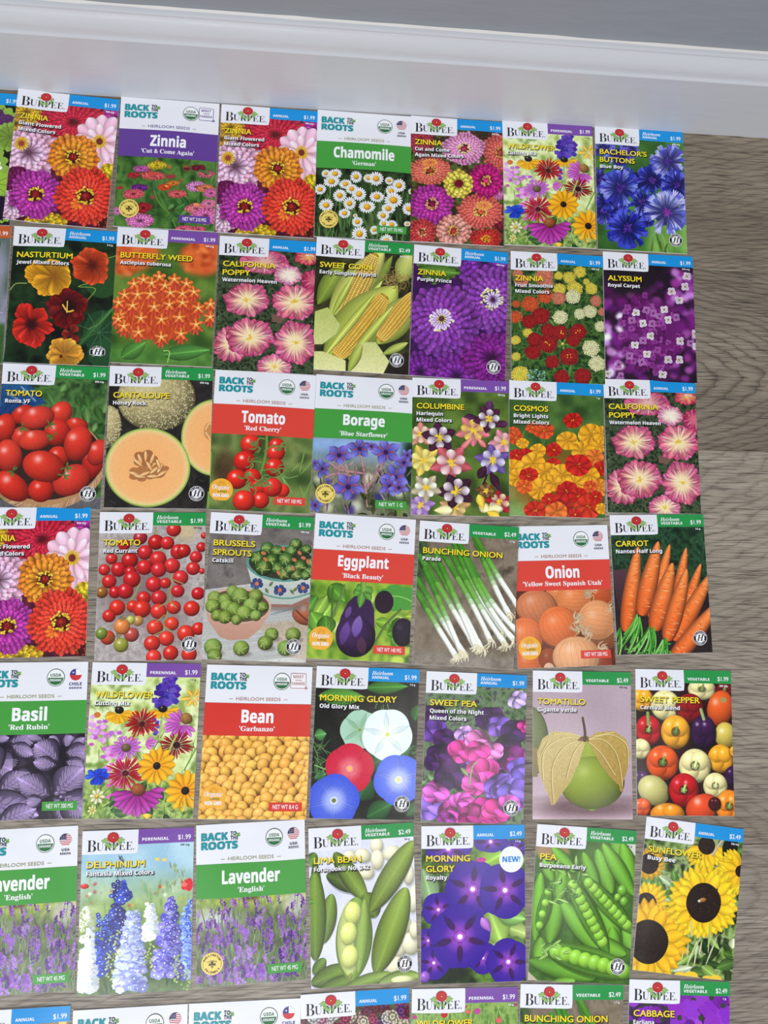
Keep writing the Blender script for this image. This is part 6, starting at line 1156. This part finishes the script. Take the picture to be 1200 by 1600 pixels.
# row 2
b('nasturtium packet with yellow, orange and dark red flowers on black', -206.0, 246.3, -.5, 'nasturtium', BLUE, 'ANNUAL', '$1.99', ['NASTURTIUM'], ['Jewel Mixed Colors'], '5.4 g.', True, 21, True, tw=[.54], vw=[.51], curl=.0022, wavy=1.5)
b('butterfly weed packet with one round cluster of orange florets', -124.9, 249.4, -1.0, 'butterfly_weed', PURPLE, 'PERENNIAL', '$1.99', ['BUTTERFLY WEED'], ['Asclepias tuberosa'], '145 mg.', tw=[.71], vw=[.50], seed=22)
cp = dict(title=['CALIFORNIA', 'POPPY'], variety=['Watermelon Heaven'], weight='', tw=[.53, .28], vw=[.55])
cp['weight'] = '900 mg.'
b('california poppy packet with pink blooms, above the red tomato packet', -42.3, 245.9, -1.2, 'california_poppy', BLUE, 'ANNUAL', '$1.99', seed=23, **cp)
b('sweet corn packet with yellow cobs in green husks', 37.2, 248.5, -1.9, 'sweet_corn', GREEN, 'VEGETABLE', '$2.49', ['SWEET CORN'], ['Early Sunglow Hybrid'], '28 seeds', True, 24, True, tw=[.54], vw=[.58], lift={'t': .0004})
b('zinnia packet with huge purple double blooms', 119.5, 245.5, -2.3, 'zinnia_purple', BLUE, 'ANNUAL', '$1.99', ['ZINNIA'], ['Purple Prince'], '500 mg.', True, 25, True, tw=[.30], vw=[.36])
b('zinnia packet with many small yellow, cream and dark red pompons', 204.9, 245.0, -.7, 'zinnia_smoothie', BLUE, 'ANNUAL', '$1.99', ['ZINNIA'], ['Fruit Smoothie', 'Mixed Colors'], '430 mg.', tw=[.30], vw=[.40, .36], seed=26)
b('alyssum packet with clusters of tiny violet and white flowers', 287.0, 248.5, -.6, 'alyssum', BLUE, 'ANNUAL', '$1.99', ['ALYSSUM'], ['Royal Carpet'], '570 mg.', tw=[.37], vw=[.35], seed=27)
b('chives packet with an orange-brown band, cut by the photo edge', -289.0, 246.0, .3, 'chives', ORANGE, 'ANNUAL', '$1.99', [], [], '', seed=28, puff=.0006)
# row 3
b('roma tomato packet with long red tomatoes in a basket', -207.6, 131.1, -.6, 'tomato_roma', GREEN, 'VEGETABLE', '$1.99', ['TOMATO'], ['Roma VF'], '505 mg.', True, 31, True, tw=[.345], vw=[.24], puff=.0018, wavy=1.9)
b('cantaloupe packet with a halved orange melon on black', -124.5, 132.4, .2, 'cantaloupe', GREEN, 'VEGETABLE', '$1.99', ['CANTALOUPE'], ['Honey Rock'], '500 mg.', True, 32, True, tw=[.54], vw=[.32])
r_("white and red 'Red Cherry' tomato packet with a vine of cherry tomatoes", -43.1, 130.9, -1.9, 'tomato_cherry', RG, 'Tomato', "'Red Cherry'", 'NET WT 100 MG', HR, 'usa', 'o', 33, .43, .36)
r_("white and green borage packet with starry blue flowers", 38.6, 129.4, -1.8, 'borage', BG, 'Borage', "'Blue Starflower'", 'NET WT 1 G', HG, 'usa', 'p', 34, .42, .48)
b('columbine packet with white, plum and yellow spurred flowers', 119.6, 130.0, -.5, 'columbine', PURPLE, 'PERENNIAL', '$1.99', ['COLUMBINE'], ['Harlequin', 'Mixed Colors'], '80 mg.', tw=[.49], vw=[.27, .36], seed=35)
b('cosmos packet with a bank of yellow, orange and red flowers', 201.4, 130.2, -1.0, 'cosmos', BLUE, 'ANNUAL', '$1.99', ['COSMOS'], ['Bright Lights', 'Mixed Colors'], '1 g.', tw=[.36], vw=[.36, .37], seed=36)
b('california poppy packet with pink blooms, right-hand one, above the carrot packet', 284.4, 134.5, 0, 'california_poppy', BLUE, 'ANNUAL', '$1.99', seed=37, **cp)
# row 4
b('zinnia packet with large blooms beside the red currant tomato packet, cut by the photo edge', -214.5, 16.6, .9, 'zinnia_giant', BLUE, 'ANNUAL', '$1.99', seed=41, **z3)
b('tomato packet with many small round red tomatoes on branches', -126.2, 14.1, .5, 'tomato_currant', GREEN, 'VEGETABLE', '$1.99', ['TOMATO'], ['Red Currant'], '60 mg.', True, 42, True, tw=[.345], vw=[.32], wdark=True, puff=.0020, wavy=2.0)
b('brussels sprouts packet with sprouts heaped in two bowls', -43.5, 13.5, -2.3, 'brussels', GREEN, 'VEGETABLE', '$1.99', ['BRUSSELS', 'SPROUTS'], ['Catskill'], '180 mg.', True, 43, True, tw=[.40, .37], vw=[.20], puff=.0016)
r_("white and red eggplant packet with one shiny dark purple fruit", 38.6, 13.4, -2.9, 'eggplant', RG, 'Eggplant', "'Black Beauty'", 'NET WT 140 MG', HR, 'usa', 'o', 44, .50, .40)
b('bunching onion packet with white-rooted green onions, overlapping the edge of the round onion packet', 122.9, 8.4, -3.4, 'bunching_onion', GREEN, 'VEGETABLE', '$2.49', ['BUNCHING ONION'], ['Parade'], '1.7 g.', tw=[.80], vw=[.18], seed=45, lift={'r': .0030})
r_("white and red onion packet with round yellow-brown onions", 203.8, 8.0, 1.7, 'onion', RG, 'Onion', "'Yellow Sweet Spanish Utah'", 'NET WT 200 MG', HR, 'usa', 'o', 46, .35, .82, puff=.0006)
b('carrot packet with orange carrots and green stalks', 287.2, 18.3, 1.3, 'carrot', GREEN, 'VEGETABLE', '$1.99', ['CARROT'], ['Nantes Half Long'], '3.2 g.', True, 47, True, tw=[.34], vw=[.48])
# row 5
r_("white and green basil packet with dark purple leaves", -211.0, -102.0, .5, 'basil', BG, 'Basil', "'Red Rubin'", 'NET WT 300 MG', HG, 'chile', '', 51, .31, .36)
b('wildflower cutting mix packet between the basil and garbanzo bean packets', -127.8, -102.8, -1.1, 'wildflower', PURPLE, 'PERENNIAL', '$1.99', ['WILDFLOWER'], ['Cutting Mix'], '1.5 g.', tw=[.53], vw=[.32], seed=52, wdark=True)
r_("white and red garbanzo bean packet filled with tan chickpeas", -42.1, -105.2, -1.6, 'garbanzo', (216, 54, 42), 'Bean', "'Garbanzo'", 'NET WT 8.4 G', HR, 'meet', 'o', 53, .30, .33)
b('morning glory packet with white, red and blue trumpet flowers', 42.1, -106.9, -2.2, 'morning_old', BLUE, 'ANNUAL', '$1.99', ['MORNING GLORY'], ['Old Glory Mix'], '1.5 g.', True, 54, True, tw=[.74], vw=[.38])
b('sweet pea packet with pink, lavender and dark purple ruffled flowers', 128.8, -111.6, -2.6, 'sweet_pea', BLUE, 'ANNUAL', '$1.99', ['SWEET PEA'], ['Queen of the Night', 'Mixed Colors'], '3 g.', True, 55, True, tw=[.46], vw=[.53, .36])
b('tomatillo packet with one green fruit in a tan papery husk', 216.5, -110.6, -1.3, 'tomatillo', GREEN, 'VEGETABLE', '$2.49', ['TOMATILLO'], ['Gigante Verde'], '190 mg.', tw=[.48], vw=[.39], seed=56, wdark=True)
b('sweet pepper packet crowded with red, orange, purple and cream peppers', 301.9, -109.8, -1.5, 'sweet_pepper', GREEN, 'VEGETABLE', '$1.99', ['SWEET PEPPER'], ['Carnival Blend'], '200 mg.', tw=[.61], vw=[.40], seed=57)
# row 6
r_("white and green lavender packet without a bee seal in view, beside the delphinium packet", -211.2, -223.0, 1.6, 'lavender', BG, 'Lavender', "'English'", 'NET WT 45 MG', HG, 'usa', '', 61, .53, .24)
b('delphinium packet with tall white, blue and violet flower spikes', -127.1, -225.5, .7, 'delphinium', PURPLE, 'PERENNIAL', '$1.99', ['DELPHINIUM'], ['Fantasia Mixed Colors'], '100 mg.', tw=[.52], vw=[.60], seed=62, wdark=True)
r_("white and green lavender packet with a yellow bee seal, beside the lima bean packet", -43.0, -222.3, 1.8, 'lavender', BG, 'Lavender', "'English'", 'NET WT 45 MG', HG, 'usa', 'p', 63, .53, .24)
b('lima bean packet with flat green pods and pale beans', 41.2, -226.4, 2.0, 'lima', GREEN, 'VEGETABLE', '$2.49', ['LIMA BEAN'], ['Fordhook® No. 242'], '34 g.', True, 64, True, tw=[.445], vw=[.52], wdark=True, w=.0808)
mr = b('morning glory packet with deep violet trumpets and a round NEW! badge', 126.5, -228.3, -.4, 'morning_royal', BLUE, 'ANNUAL', '$2.49', ['MORNING', 'GLORY'], ['Royalty'], '1.4 g.', tw=[.42, .27], vw=[.20], seed=65)
mr.flat = (.868, .315); o = mr.shapes('new_badge', [(circ(.868, .315, .118, 36), (244, 246, 252))]); mr.words('badge_lettering', [text('NEW!', 'heavy', .868, .338, .050, .175, 'c')], ink((24, 140, 214)), .00018, o)
b('pea packet with open green pods showing round peas', 213.4, -231.6, -5.0, 'pea', GREEN, 'VEGETABLE', '$2.49', ['PEA'], ['Burpeeana Early'], '21 g.', True, 66, True, tw=[.165], vw=[.46], wdark=True, w=.0808)
b('sunflower packet turned askew with yellow black-centred sunflowers', 299.8, -229.8, -8.2, 'sunflower', BLUE, 'ANNUAL', '$2.49', ['SUNFLOWER'], ['Busy Bee'], '750 mg.', tw=[.54], vw=[.28], seed=67, curl=.0008)
# row 7, cut by the bottom of the frame
b('blue-banded packet below the first lavender packet, in the bottom corner', -210.8, -347.8, .9, 'annual_mix', BLUE, 'ANNUAL', '$1.99', [], [], '', seed=71)
r_("white-topped packet with a USA flag, bottom row, below the delphinium packet", -127.4, -350.0, .8, 'herb_patch', BG, '', '', '', HG, 'usa', '', 72, short=True)
r_("white-topped packet with a Chile flag, bottom row, below the lavender packet with the bee seal", -45.4, -349.2, .3, 'herb_patch', BG, '', '', '', HG, 'chile', '', 73, short=True)
b('packet of small white, pink and purple blossoms in the bottom row', 37.0, -345.6, 1.3, 'stock_mix', BLUE, 'ANNUAL', '$1.99', [], [], '', seed=74)
b('wildflower packet with a red poppy field, bottom row', 118.2, -346.8, -1.3, 'poppy_field', PURPLE, 'PERENNIAL', '$1.99', ['WILDFLOWER'], [], '1.5 g.', tw=[.53], seed=75)
b('bunching onion packet in the bottom row, below the pea packet', 200.3, -347.6, -3.0, 'bunching_onion', GREEN, 'VEGETABLE', '$2.49', ['BUNCHING ONION'], ['Parade'], '1.7 g.', tw=[.80], vw=[.18], seed=76)
b('cabbage packet with bright violet flowers, bottom row, below the sunflower packet', 286.0, -348.0, -3.6, 'cabbage', GREEN, 'VEGETABLE', '$2.49', ['CABBAGE'], ['Earliana'], '1 g.', seed=77, heir=True, tw=[.40], vw=[.20])
